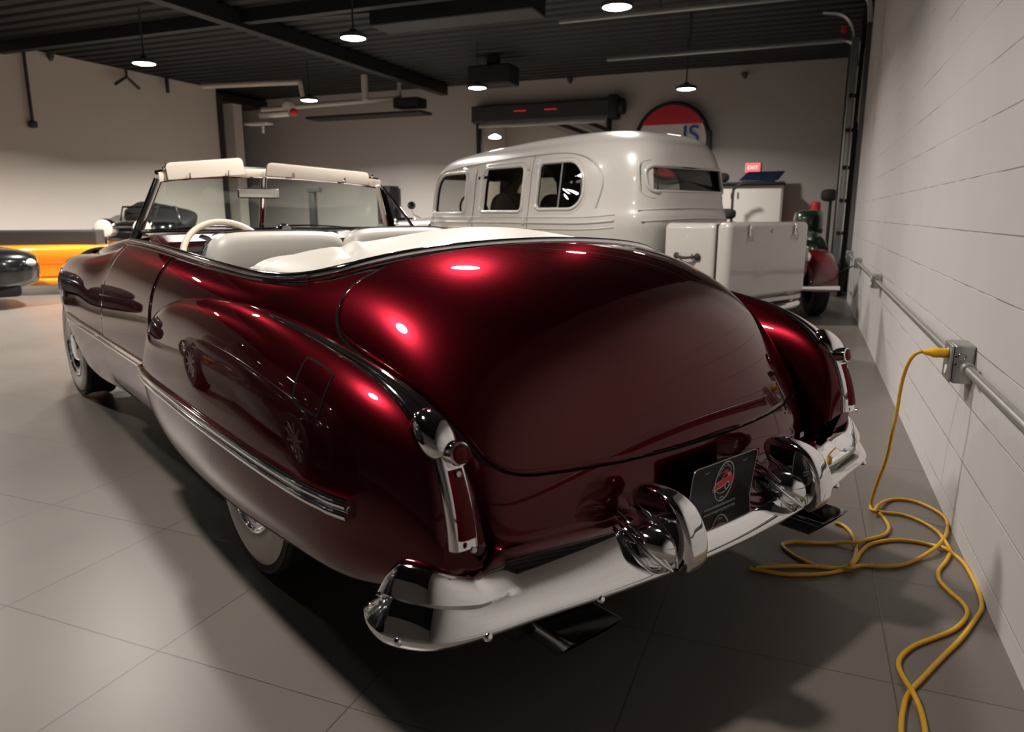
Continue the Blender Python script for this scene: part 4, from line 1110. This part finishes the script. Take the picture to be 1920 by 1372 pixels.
MB().tube([(.14, -.02, 2.4), (.145, -.02, 3.35)], .012).build('orange_cable', brass, gt)
MB().box((-.14, -.05, 3.62), (.07, .05, .09), .01).build('red_stop', red_mark, gt)
slab('trim_2', (.66, 11.12, 2.0), (.14, .24, 4.0), w_dark)
slab('door_1', (.86, 11.9, 2.0), (.05, 1.9, 4.0), charcoal)

# ------------------------------------------------------------------ conduit and outlet boxes
cz = .635
cd = empty('conduit', (XW - .035, 4.5, cz)); tag(cd, 'thin galvanised conduit pipe running along the white block wall', 'conduit')
for a, b_ in ((-7.3, -1.62), (-1.38, 1.93), (2.05, 4.33), (4.45, 6.1)):
    MB().tube([(0, a, 0), (0, b_, 0)], .0165, seg=14).build('pipe_length', galv, cd)
for y in (-1.66, -1.34, -2.55): MB().tube([(0, y - .02, 0), (0, y + .02, 0)], .023, seg=14).build('coupling', galv, cd)
def outlet(name, y, label, big=False, plugside=False):
    o = empty(name, (XW - .042, y, cz)); tag(o, label, 'electrical box', 'electrical boxes on the wall conduit')
    s = 1.25 if big else 1
    MB().box((.008, 0, 0), (.066, .115 * s, .112 * s), .008, seg=3).build('box_body', galv, o)
    MB().box((-.030, 0, 0), (.008, .112 * s, .108 * s), .006, seg=3).build('cover_plate', galv, o)
    for dz in (-.025, .025):
        MB().lathe([(0, .003), (.017, .003), (.018, 0)], seg=20, M=Matrix.Translation((-.034, 0, dz * s)) @ Matrix.Rotation(-PI / 2, 4, 'Y')).build('socket_face', cabinet_white, o)
    MB().lathe([(.010, .0), (.012, .0015), (.014, 0)], seg=20, M=Matrix.Translation((.0, -.0578 * s, .03)) @ Matrix.Rotation(PI / 2, 4, 'X')).build('knockout', dark_chrome, o)
    for (dx, dz) in ((-.018, .028), (-.018, .0)):
        MB().lathe([(0, .002), (.0035, .001), (.004, 0)], seg=10, M=Matrix.Translation((dx, -.0575 * s, dz)) @ Matrix.Rotation(PI / 2, 4, 'X')).build('screw', black_matte, o)
    return o
outlet('outlet_box', 3.00, 'nearest grey metal outlet box on the wall, with the yellow cord plugged in', big=True)
outlet('outlet_box', 6.49, 'second grey outlet box along the wall conduit, seen from the yellow plug')
outlet('outlet_box', 8.89, 'third, smaller-looking grey outlet box along the wall, with a thin cable leaving it')
outlet('outlet_box', 10.65, 'farthest grey outlet box at the end of the conduit by the door track')
MB().tube(curve([(XW - .08, 8.89, .60), (XW - .16, 9.3, .52), (XW - .20, 10.0, .40), (XW - .16, 10.7, .34)], 8), .008).build('thin_cable', black_matte)
tag(D.objects['thin_cable'], 'thin dark cable drooping from the third outlet box towards the door track', 'cable')

# ------------------------------------------------------------------ yellow extension cord
def hermite_z(P, r, cross=()):
    return P
cord = empty('extension_cord', (.45, 3.0, 0)); tag(cord, 'yellow extension cord looped on the tiles between the car and the wall', 'extension cord')
CO = np.array([.45, 3.0, 0])
CORDS = [[[0.45,2.985,0.665],[0.424,2.987,0.664],[0.402,2.995,0.643],[0.388,3.008,0.598],[0.3799,3.0307,0.5236],[0.3763,3.0443,0.408],[0.3706,3.0579,0.3284],[0.3623,3.0714,0.2135],[0.3413,3.085,0.1051],[0.3262,3.0872,0.0075],[0.3343,3.0281,0.0075],[0.3803,3.0243,0.0075],[0.4341,3.026,0.0075],[0.4887,2.9858,0.0075],[0.5351,2.9049,0.0075],[0.5446,2.7726,0.02],[0.5512,2.7307,0.0075],[0.5253,2.6438,0.0075],[0.4913,2.5579,0.0075],[0.4843,2.4865,0.0075],[0.5022,2.4161,0.0075],[0.524,2.3613,0.0075],[0.5293,2.3054,0.0075],[0.5087,2.2417,0.0075],[0.469,2.1729,0.0075],[0.4128,2.1097,0.0075],[0.3587,2.0488,0.0075],[0.3235,1.9877,0.0075],[0.3103,1.9392,0.0075],[0.3148,1.8894,0.0075],[0.3267,1.8062,0.0205],[0.3389,1.7622,0.0075],[0.3392,1.7023,0.0075],[0.3359,1.6479,0.0075]],[[0.2848,1.6209,0.0075],[0.289,1.6753,0.0075],[0.2989,1.7388,0.0075],[0.3185,1.8142,0.0075],[0.3632,1.9046,0.0075],[0.4228,2.0203,0.0075],[0.4872,2.1416,0.0075],[0.5411,2.2623,0.0075],[0.574,2.3485,0.0075],[0.5851,2.4432,0.0075],[0.5862,2.541,0.0075],[0.5813,2.637,0.0075],[0.5662,2.6979,0.0075],[0.5345,2.725,0.02],[0.4917,2.7677,0.0075],[0.4259,2.7745,0.0075],[0.3622,2.7522,0.0075],[0.2988,2.6934,0.0075],[0.2633,2.618,0.0075],[0.2358,2.501,0.02],[0.2046,2.4567,0.0075],[0.1508,2.4041,0.0075],[0.0809,2.3649,0.0075],[0.0053,2.3414,0.0075],[-0.0907,2.345,0.0075]],[[0.3296,2.9808,0.02],[0.3518,3.0655,0.02],[0.4004,3.1709,0.0075],[0.4526,3.2007,0.0075],[0.5132,3.1838,0.0075],[0.5649,3.1148,0.0075],[0.5861,3.0364,0.0075],[0.5692,2.9133,0.0075],[0.5359,2.7938,0.02],[0.4995,2.7065,0.022],[0.4384,2.6268,0.0075],[0.3787,2.5555,0.0075],[0.3182,2.521,0.0075],[0.2593,2.5045,0.0075],[0.2206,2.4515,0.02],[0.1752,2.4477,0.0075],[0.1222,2.4407,0.0075],[0.0684,2.475,0.0075],[0.0276,2.52,0.0075],[0.0062,2.5626,0.0075],[0.0132,2.5868,0.0075],[0.0416,2.6098,0.0075]],[[0.3467,2.9757,0.02],[0.3669,2.9483,0.0075],[0.373,2.8703,0.0075],[0.3504,2.7954,0.0075],[0.2922,2.7325,0.0075],[0.2433,2.6628,0.02],[0.1818,2.6563,0.0075],[0.1054,2.6272,0.0075],[0.0416,2.6132,0.0075]],[[0.1877,2.842,0.0075],[0.2139,2.8302,0.0075],[0.2375,2.7746,0.0075],[0.2471,2.6892,0.0075],[0.2463,2.608,0.0075],[0.2236,2.4605,0.03],[0.199,2.4615,0.0075],[0.1458,2.4445,0.0075],[0.0628,2.4212,0.0075],[-0.0733,2.3563,0.0075]]]
cbm = MB()
for k, P in enumerate(CORDS):
    c = curve(np.array(P), 7) - CO
    cbm.tube(c, .0066, seg=10)
cbm.build('cable', yellow, cord)
pl = MB().lathe([(0, 0), (.017, 0), (.0185, .012), (.0175, .028), (.019, .032), (.0185, .045), (.013, .058), (.010, .075), (.008, .080)], seg=20, M=Matrix.Translation(Vector((XW - .078, 2.985, .665)) - Vector(CO)) @ Matrix.Rotation(-PI / 2, 4, 'Y'))
pl.build('plug', plug_yellow, cord)
tp = MB().box((XW - .001, 2.36, .607), (.002, .14, .006), .0005).build('blue_tape', blue_mark)
tag(tp, 'thin blue line of tape on the white block wall just under the conduit', 'tape')
# ================================================================== BACKGROUND CARS AND THINGS
def simple_wheel(parent, p, r, w=.16, face=(1, 0, 0), white=False, hubm=None):
    W = empty('wheel'); W.parent = parent; W.location = p
    M = Vector(face).to_track_quat('Z', 'Y').to_matrix().to_4x4()
    MB().lathe([(r * .60, -w / 2), (r * .93, -w / 2), (r, -w * .3), (r, w * .3), (r * .93, w / 2), (r * .62, w / 2)], seg=40, M=M).build('tyre', rubber, W)
    MB().lathe([(r * .62, w * .40), (r * .55, w * .3), (r * .30, w * .1), (r * .2, w * .5), (0, w * .52)], seg=32, M=M).build('hub_cap', hubm or chrome, W)
    return W
# --- orange vintage car at the far left, its flank towards the camera
oc = empty('orange_car', (-11.22, 7.42, 0), math.radians(42)); tag(oc, 'bright orange vintage open car with running board, by the left wall behind the black car', 'car'); oc.scale = (.93, .93, .93)
MB().blob((.0, 0, .60), (1.55, .55, .17), e1=.35, e2=.3).build('body_top', orange, oc)
MB().box((.05, 0, .40), (2.7, 1.0, .30), .06).build('body_side', orange, oc)
MB().tube([(-1.6, -.53, .535), (1.35, -.53, .535)], .014, seg=8).build('cream_pinstripe', cream, oc)
MB().box((.05, -.62, .20), (2.6, .30, .10), .03).build('running_board', orange, oc)
for x in (-1.5, 1.45):
    P = [[(x + (.44 + .04 * math.sin(b)) * math.cos(a), -.62 + .16 * math.cos(b), .34 + (.36 + .04 * math.sin(b)) * math.sin(a)) for b in np.linspace(0, PI, 9)] for a in np.linspace(0, PI, 24)]
    MB().grid(P).build('fender', orange if x < 0 else black_gloss, oc)
for x in (-1.5, 1.45):
    for s in (-1, 1): simple_wheel(oc, (x, s * .60, .34), .34, face=(0, s, 0))
MB().box((.55, .10, .86), (1.55, .8, .26), .02).build('black_tonneau', black_matte, oc, smooth=False)
MB().tube([(.10, -.52, .72), (.06, -.55, .56), (.14, -.54, .50)], .016).build('door_handle', chrome, oc)
MB().tube([(1.32, -.54, .26), (1.32, -.54, .72)], .03, seg=8).build('dark_pillar', black_matte, oc)
# --- black antique tourer with big chrome headlamps
bc = empty('antique_car', (-11.45, 10.15, 0), math.radians(30)); tag(bc, 'black antique touring car with folded black hood and large round chrome headlamp', 'car')
MB().blob((-.05, .75, .72), (.60, .95, .34), e1=.35, e2=.35).build('body', black_gloss, bc)
MB().blob((0, -.35, .68), (.36, .62, .28), e1=.4, e2=.4).build('bonnet', black_gloss, bc)
MB().blob((0, -.96, .66), (.33, .05, .27), e1=.35, e2=.35).build('radiator', chrome, bc)
MB().blob((.0, .95, 1.12), (.60, .50, .15), e1=.5, e2=.4, rot=(math.radians(14), math.radians(12), 0)).build('folded_hood', black_matte, bc)
MB().tube([(-.55, .25, .95), (-.48, .30, 1.30), (.48, .30, 1.30), (.55, .25, .95)], .02).build('windscreen_frame', black_gloss, bc)
MB().tube([(-.62, -1.02, .74), (.62, -1.02, .74)], .018).build('lamp_bar', chrome, bc)
for s in (-1, 1):
    P = [[(s * .62 + .17 * math.cos(b), -.55 + (.46 + .03 * math.sin(b)) * math.cos(a), .38 + (.42 + .03 * math.sin(b)) * math.sin(a)) for b in np.linspace(0, PI, 9)] for a in np.linspace(-.2, PI, 24)]
    MB().grid(P).build('fender', black_gloss, bc)
    h = MB().blob((s * .31, -1.0, .93), (.165, .14, .165)).build('headlamp', chrome, bc)
    MB().lathe([(0, .02), (.10, .015), (.145, 0)], seg=32, M=Matrix.Translation((s * .31, -1.13, .93)) @ Matrix.Rotation(PI / 2, 4, 'X')).build('lens', cream, h)
    for y in (-.55, 1.35): simple_wheel(bc, (s * .66, y, .38), .38, w=.11, face=(s, 0, 0))
MB().tube([(-.7, -1.22, .42), (0, -1.28, .42), (.7, -1.22, .42)], .025).build('front_bumper', chrome, bc)
MB().box((.30, -.98, .52), (.10, .05, .12), .02).build('orange_lamp', orange, bc)
# --- glossy black car cut by the left edge of the picture
kc = empty('black_sports_car', (-9.43, 5.95, 0), math.radians(65)); tag(kc, 'low glossy black car whose rounded end shows at the left edge of the picture', 'car')
MB().blob((-.75, .55, .47), (1.35, .88, .30), e1=.55, e2=.55).build('body', black_gloss, kc)
MB().blob((-1.1, .6, .78), (.80, .68, .28), e1=.7, e2=.6).build('cabin', tinted, kc)
MB().box((-.20, .55, .22), (1.0, 1.4, .16), .05).build('bumper_skirt', black_matte, kc)
MB().blob((.42, -.02, .56), (.08, .17, .05)).build('headlamp', white_mark, kc)
MB().blob((.42, .85, .56), (.08, .17, .05)).build('headlamp', white_mark, kc)
for y in (-.22, 1.3): simple_wheel(kc, (-.28, y, .32), .32, face=(0, -1 if y < 0 else 1, 0), hubm=galv)
# --- two tall dark cars unseen left of the convertible, the second added to darken its flank reflections
def dark_suv(y0, label):
    nb = empty('black_utility_car', car_pt(-3.0 if y0 < 5 else -4.15, y0), CAR_RZ); tag(nb, label, 'car')
    bs = []
    for (y, w, zb_, zt_) in ((-2.35, .62, .40, .90), (-2.25, .86, .28, 1.06), (-1.6, .93, .22, 1.10), (-.8, .95, .22, 1.10), (.4, .95, .22, 1.08), (1.3, .94, .22, 1.04), (2.1, .88, .26, .98), (2.35, .66, .36, .80)):
        bs.append([(w * .96, y, zb_), (w, y, zb_ + .15), (w, y, (zb_ + zt_) / 2), (w * .97, y, zt_ - .06), (w * .85, y, zt_), (0, y, zt_ + .02), (-w * .85, y, zt_), (-w * .97, y, zt_ - .06), (-w, y, (zb_ + zt_) / 2), (-w, y, zb_ + .15), (-w * .96, y, zb_)])
    MB().grid(Surf(bs).grid(k=5)).build('body', black_gloss, nb)
    MB().blob((0, -.55, 1.12), (.82, 1.65, .62), e1=.45, e2=.4).build('cabin', tinted, nb)
    for s in (-1, 1):
        for y in (-1.45, 1.45):
            W = simple_wheel(nb, (s * .87, y, .36), .36, w=.22, face=(s, 0, 0), hubm=galv)
            sk = MB()
            for k in range(10): sk.box((0, 0, 0), (.02, .035, .22), .004, M=Matrix.Translation((s * .10, 0, 0)) @ Matrix.Rotation(2 * PI * k / 10, 4, 'X') @ Matrix.Translation((0, 0, .13)))
            sk.build('spokes', galv, W)
dark_suv(2.3, 'tall black car with spoked wheels, mirrored in the maroon car rear fender')
dark_suv(7.05, 'tall black car with spoked wheels, unseen, added to darken reflections in the maroon car front fender')

# --- dark red hot rod behind the luggage trunk
rc = empty('red_hot_rod', (-.55, 9.3, 0), math.radians(14)); tag(rc, 'dark red vintage car nosing out behind the white luggage trunk, near the door track', 'car')
MB().blob((0, .9, .62), (.60, 1.3, .32), e1=.5, e2=.5).build('body', red_paint, rc)
MB().blob((0, -.35, .66), (.42, .75, .26), e1=.5, e2=.5).build('bonnet', red_paint, rc)
for s in (-1, 1):
    P = [[(s * .60 + .16 * math.cos(b), -.25 + (.50 + .03 * math.sin(b)) * math.cos(a), .36 + (.38 + .03 * math.sin(b)) * math.sin(a)) for b in np.linspace(0, PI, 9)] for a in np.linspace(-.1, PI + .1, 24)]
    MB().grid(P).build('fender', red_paint, rc)
    MB().blob((s * .36, -.80, .70), (.075, .09, .075)).build('headlamp', chrome, rc)
    for y in (-.3, 1.75): simple_wheel(rc, (s * .64, y, .35), .35, face=(s, 0, 0))
MB().tube([(-.7, -1.0, .38), (0, -1.06, .38), (.7, -1.0, .38)], .03).build('front_bumper', chrome, rc)
# --- dark green vintage car further back
gc = empty('green_car', (-.50, 12.7, 0), math.radians(0)); tag(gc, 'dark green vintage car in the far right corner behind the luggage trunk', 'car')
MB().blob((0, .4, .62), (.72, 1.1, .36), e1=.5, e2=.5).build('body', green_paint, gc)
MB().blob((.52, .6, 1.02), (.24, .6, .22), e1=.5, e2=.5).build('cabin', green_paint, gc)
for s in (-1, 1):
    MB().blob((s * .62, -.7, .60), (.20, .42, .30)).build('fender', green_paint, gc)
    MB().blob((s * .40, -1.0, .86), (.10, .10, .10)).build('headlamp', chrome, gc)
    for y in (-.7, 1.4): simple_wheel(gc, (s * .74, y, .36), .36, face=(s, 0, 0))
# --- small red gas pump
gp = empty('red_canister', (.12, 15.0, 0)); tag(gp, 'upright red pump-like canister with pale label in the far right corner', 'canister')
MB().box((0, 0, .62), (.18, .18, 1.20), .03).build('body', red_mark, gp)
MB().blob((0, 0, 1.28), (.09, .09, .12), e1=.5).build('cap', red_mark, gp)
MB().box((-.02, -.094, 1.05), (.10, .01, .2), .002).build('pale_label', cabinet_white, gp)
bk = empty('dark_stand', (.36, 14.6, 0)); tag(bk, 'black bracketed stand with a bulky dark head beside the door track', 'stand')
MB().tube([(0, 0, 0), (0, 0, 1.45)], .03).build('post', black_matte, bk)
MB().blob((-.03, 0, 1.50), (.14, .10, .11), e1=.7).build('head', black_matte, bk)

# --- white cabinet with a tray and angled screen on top
cbn = empty('storage_cabinet', (-1.35, 15.25, 0)); tag(cbn, 'tall white two-door cabinet against the back wall, dark tray on its top', 'cabinet')
MB().box((0, 0, .86), (1.75, .55, 1.70), .01).build('carcass', cabinet_white, cbn, smooth=False)
for s in (-1, 1):
    dd = MB().box((s * .43, -.285, .86), (.84, .02, 1.62), .004).build('door', cabinet_white, cbn, smooth=False)
    MB().box((s * .06 + .5 * (s > 0) * 0, -.30, 1.52), (.025, .02, .12), .004).build('handle', charcoal, dd)
ty = empty('tray', (-1.20, 15.1, 1.715)); tag(ty, 'flat black tray lying on top of the white cabinet', 'tray')
MB().box((0, 0, .03), (1.5, .5, .05), .012).build('tray_base', black_matte, ty)
lp = empty('laptop', (-.88, 15.05, 1.775)); tag(lp, 'open blue-black laptop-like panel tilted up on the tray', 'laptop')
MB().box((-.05, 0, .01), (.60, .35, .02), .005).build('keyboard_deck', blue_black, lp)
MB().add([(-.42, -.10, .02), (.30, -.10, .02), (.42, .12, .20), (-.26, .12, .20), (-.42, -.08, .02), (.30, -.08, .02), (.42, .14, .20), (-.26, .14, .20)], [(0, 1, 2, 3), (7, 6, 5, 4), (0, 4, 5, 1), (1, 5, 6, 2), (2, 6, 7, 3), (3, 7, 4, 0)]).build('screen', blue_black, lp, smooth=False)
bx = empty('grey_bag', (-1.78, 15.05, 1.775)); tag(bx, 'small soft dark-grey bag on the left end of the tray', 'bag')
MB().blob((0, 0, .09), (.30, .16, .10), e1=.6, zmin=-.09).build('bag_body', charcoal, bx)
MB().tube([(-.1, 0, .17), (0, 0, .21), (.1, 0, .17)], .012).build('bag_handle', black_matte, bx)
ps = empty('black_lamp_stand', (-1.34, 14.45, 0)); tag(ps, 'thin black stand with a curved neck in front of the white cabinet', 'stand')
MB().tube(curve([(0, 0, .03), (0, 0, 1.5), (.02, 0, 1.62), (.10, 0, 1.70), (.22, 0, 1.73)], 8), .022, seg=10).build('pole', black_matte, ps)
MB().lathe([(0, 0), (.20, 0), (.20, .02), (.03, .05), (0, .05)], seg=24).build('base', black_matte, ps)
MB().blob((-.14, 0, 1.17), (.22, .12, .10), e1=.6).build('dark_bundle', black_matte, ps)
# --- black cabinet in the back-left corner, seen through the windscreen
bb = empty('black_cabinet', (-9.35, 15.3, 0)); tag(bb, 'narrow tall black cabinet against the back wall beside the windscreen post', 'cabinet')
MB().box((0, 0, .91), (.36, .4, 1.82), .01).build('carcass', black_matte, bb, smooth=False)
MB().box((0, -.205, .91), (.32, .012, 1.74), .003).build('door', charcoal, bb, smooth=False)
b2 = empty('black_post', (-9.95, 13.2, 0)); tag(b2, 'black free-standing post with a square head seen through the right windscreen pane', 'post')
MB().box((0, 0, .85), (.13, .13, 1.7), .01).box((.06, 0, 1.68), (.30, .16, .10), .01).build('post_body', black_matte, b2, smooth=False)

# --- things hanging on walls and ceiling
pc = empty('hanging_cord', (-12.92, 9.27, 4.0)); tag(pc, 'dark cord hanging down the left wall, small box at its end', 'cord')
MB().tube([(0, 0, 0), (0, 0, -1.22)], .028, seg=8).build('cord', charcoal, pc)
MB().box((0, 0, -1.27), (.12, .12, .12), .03).build('switch_box', charcoal, pc)
for i, (p, lab) in enumerate((((-12.9, 9.75, 3.93), 'dark dome camera on the left wall right beside the hanging cord'), ((-4.9, YB - .12, 3.93), 'small black dome camera high on the back wall, left of the round sign'), ((-1.35, YB - .12, 3.80), 'small black dome camera high on the back wall near the door track'))):
    cm = empty('dome_camera', p); tag(cm, lab, 'camera', 'security cameras')
    MB().lathe([(0, .06), (.06, .06), (.06, .02), (.05, 0)], seg=20).build('mount', charcoal, cm)
    MB().blob((0, 0, 0), (.05, .05, .06), nu=20, nv=12).build('dome', black_gloss, cm)
wb = empty('wall_bracket', (-12.8, 11.25, 3.78)); tag(wb, 'dim grey bracket with splayed arms high on the left wall', 'bracket')
MB().tube([(0, -.28, -.12), (0, 0, .06), (0, .28, -.12)], .03, seg=8).tube([(0, 0, .05), (0, 0, .26)], .025, seg=8).build('arms', charcoal, wb)
ws_ = empty('wall_speaker', (-12.85, 12.3, 3.86)); tag(ws_, 'slim dark fitting hanging high on the left wall beside the bracket', 'fitting')
MB().box((0, 0, 0), (.06, .06, .34), .01).build('fitting_body', charcoal, ws_)
# ceiling pipes and the lit rack of gear in the back-left corner
cp = empty('ceiling_pipe', (-10.5, 12.15, 3.72)); tag(cp, 'pale pipe running under the ceiling, ending above the corner lamp', 'pipe')
MB().tube([(-1.15, -.1, 0), (1.0, .25, .0)], .055, seg=12).build('pipe_length', pipe_white, cp)
MB().tube([(1.0, .25, .0), (1.03, .28, -.30)], .045, seg=12).build('pipe_drop', pipe_white, cp)
gr = empty('ceiling_gear_rack', (-9.3, 13.6, 3.3)); tag(gr, 'cluster of pale pipes with a red-tipped part under the back-left ceiling', 'rack')
MB().tube([(-1.7, -.6, .05), (1.1, .5, .28)], .05, seg=12).build('long_tube', pipe_white, gr)
MB().tube([(-1.5, -.9, -.12), (-.9, -.7, -.08)], .06, seg=12).build('lit_tube', cabinet_white, gr)
MB().blob((-.78, -.70, -.06), (.09, .08, .08)).build('red_tip', red_mark, gr)
MB().blob((-.98, -.6, .10), (.14, .12, .12)).build('white_clamp', cabinet_white, gr)
MB().tube([(.45, .1, .22), (.45, .1, .72)], .07, seg=12).build('pipe_drop', pipe_white, gr)
MB().tube([(1.05, .5, .10), (1.05, .5, .60), (1.35, .6, .60)], .045, seg=12).build('pipe_drop', pipe_white, gr)
MB().box((.3, .4, -.06), (2.9, .5, .06), .02).build('dark_shelf', black_matte, gr)
MB().box((1.3, .5, .16), (.6, .4, .20), .02).build('dark_box', black_matte, gr)
MB().box((-1.45, -1.0, -.30), (.55, .25, .04), .01).tube([(-1.35, -1.0, -.30), (-1.35, -1.0, -.48)], .03).build('small_tray', pipe_white, gr)
duct = empty('ceiling_duct', (-4.6, 9.4, 3.70)); tag(duct, 'long black rectangular duct under the ceiling, ahead of the roller shutter', 'duct')
MB().box((0, 0, .12), (2.4, .5, .26), .02).build('duct_body', beam_m, duct, smooth=False)
MB().tube([(-3.9, -.4, .22), (1.2, .25, .22)], .03).build('conduit_line', charcoal, duct)
heater = empty('unit_heater', (-5.6, 13.0, 3.66)); tag(heater, 'black box hung at the ceiling edge right of the far middle lamp', 'box')
MB().box((0, 0, 0), (.85, .5, .34), .03).box((.0, 0, .25), (.2, .2, .2), .01).build('housing', black_matte, heater, smooth=False)

# ================================================================== LAMPS
LAMPS = []
def lamp(x, y, z, label, power, seen=True, r=.15):
    o = empty('pendant_lamp', (x, y, z)); tag(o, label, 'ceiling lamp', 'pendant lamps under the black ceiling')
    MB().lathe([(0, .10), (.04, .095), (.05, .07), (r * .92, .045), (r + .02, .03), (r + .02, -.012), (r, -.014)], seg=40).build('lamp_housing', charcoal, o)
    MB().lathe([(0, -.022), (r * .7, -.02), (r, -.008)], seg=40).build('diffuser', lamp_glow, o)
    MB().tube([(0, 0, .08), (0, 0, ZC - z + .02)], .012, seg=8).build('rod', charcoal, o)
    ld = D.lights.new('lamp_light', 'AREA'); ld.shape = 'DISK'; ld.size = r * 1.9; ld.energy = power; ld.color = (1.0, .925, .84)
    ld.spread = math.radians(152)
    lo = D.objects.new('lamp_light', ld); COL.objects.link(lo); lo.parent = o; lo.location = (0, 0, -.035)
    return o
P0 = 95
vis = [(-9.06, 8.29, 3.30, 'pendant lamp nearest the left wall, over the antique black car'),
       (-5.38, 8.12, 3.30, 'pendant lamp with a long rod, second from the left'),
       (-2.03, 8.00, 3.30, 'pendant lamp cut by the top edge of the picture, above the sedan'),
       (-5.45, 11.95, 3.30, 'small far pendant lamp above the left end of the roller shutter'),
       (-9.00, 12.00, 3.30, 'pendant lamp in the far left corner beside the pale pipes'),
       (-2.05, 12.90, 3.22, 'far pendant lamp hanging in front of the back wall above the round sign')]
for x, y, z, lab in vis: lamp(x, y, z, lab, P0 * (4.0 if (x < -8 and y > 10) else 3.1 if x < -8 else 1.0))
for i, (x, y) in enumerate(((-9.06, 4.2), (-5.38, 4.15), (-1.95, 4.2), (-1.95, 1.05))):
    lamp(x, y, 3.30, 'pendant lamp of the grid nearer the camera, outside the picture', P0 * (2.7 if x < -8 else .95 if x < -4 else .75 if y < 3 else 1.15))
# lamp and daylight-like glow in the room behind the opening
nl = empty('far_room_lamp', (-7.55, 17.6, 3.07)); tag(nl, 'lamp glowing inside the doorway under the roller shutter', 'ceiling lamp')
MB().lathe([(0, -.02), (.14, -.01), (.16, .02), (.05, .08), (0, .08)], seg=32).build('diffuser', lamp_glow_far, nl)
MB().tube([(0, 0, .06), (0, 0, 1.2)], .012).build('rod', charcoal, nl)
ld = D.lights.new('far_light', 'AREA'); ld.shape = 'DISK'; ld.size = .4; ld.energy = 90; ld.color = (1, .9, .78)
lo = D.objects.new('far_light', ld); COL.objects.link(lo); lo.parent = nl; lo.location = (.9, .8, -.05)
slab('ceiling_next_room', (-5.5, 18.4, 4.05), (7.0, 5.4, .1), ceil_m)
for i, xx in enumerate((-5.6, -4.9, -4.3)): slab('ceiling_joist_%d' % (i + 1), (xx, 18.2, 3.2), (.30, 4.6, .10), beam_m)

# ================================================================== WORLD, CAMERA
w = D.worlds.new('World'); bpy.context.scene.world = w; w.use_nodes = True
w.node_tree.nodes['Background'].inputs[0].default_value = (.02, .02, .022, 1); w.node_tree.nodes['Background'].inputs[1].default_value = .3
cd_ = D.cameras.new('camera'); cam = D.objects.new('camera', cd_); COL.objects.link(cam)
cam.location = (0, 0, 1.16)
cam.rotation_euler = (math.radians(90 - 11.880), 0, math.radians(21.915))
cd_.sensor_width = 36; cd_.lens = 36 * 1350 / 1920; cd_.clip_start = .02
cd_.dof.use_dof = True; cd_.dof.focus_distance = 2.2; cd_.dof.aperture_fstop = 4.0
sc = bpy.context.scene; sc.camera = cam
sc.view_settings.view_transform = 'Standard'; sc.view_settings.look = 'None'; sc.view_settings.gamma = 1; sc.view_settings.exposure = 0.0
sc.view_settings.use_curve_mapping = False
sc.cycles.max_bounces = 10; sc.cycles.glossy_bounces = 6; sc.cycles.diffuse_bounces = 4; sc.cycles.transparent_max_bounces = 16
sc.cycles.sample_clamp_indirect = 6; sc.cycles.use_denoising = True
sc.cycles.caustics_reflective = False; sc.cycles.caustics_refractive = False
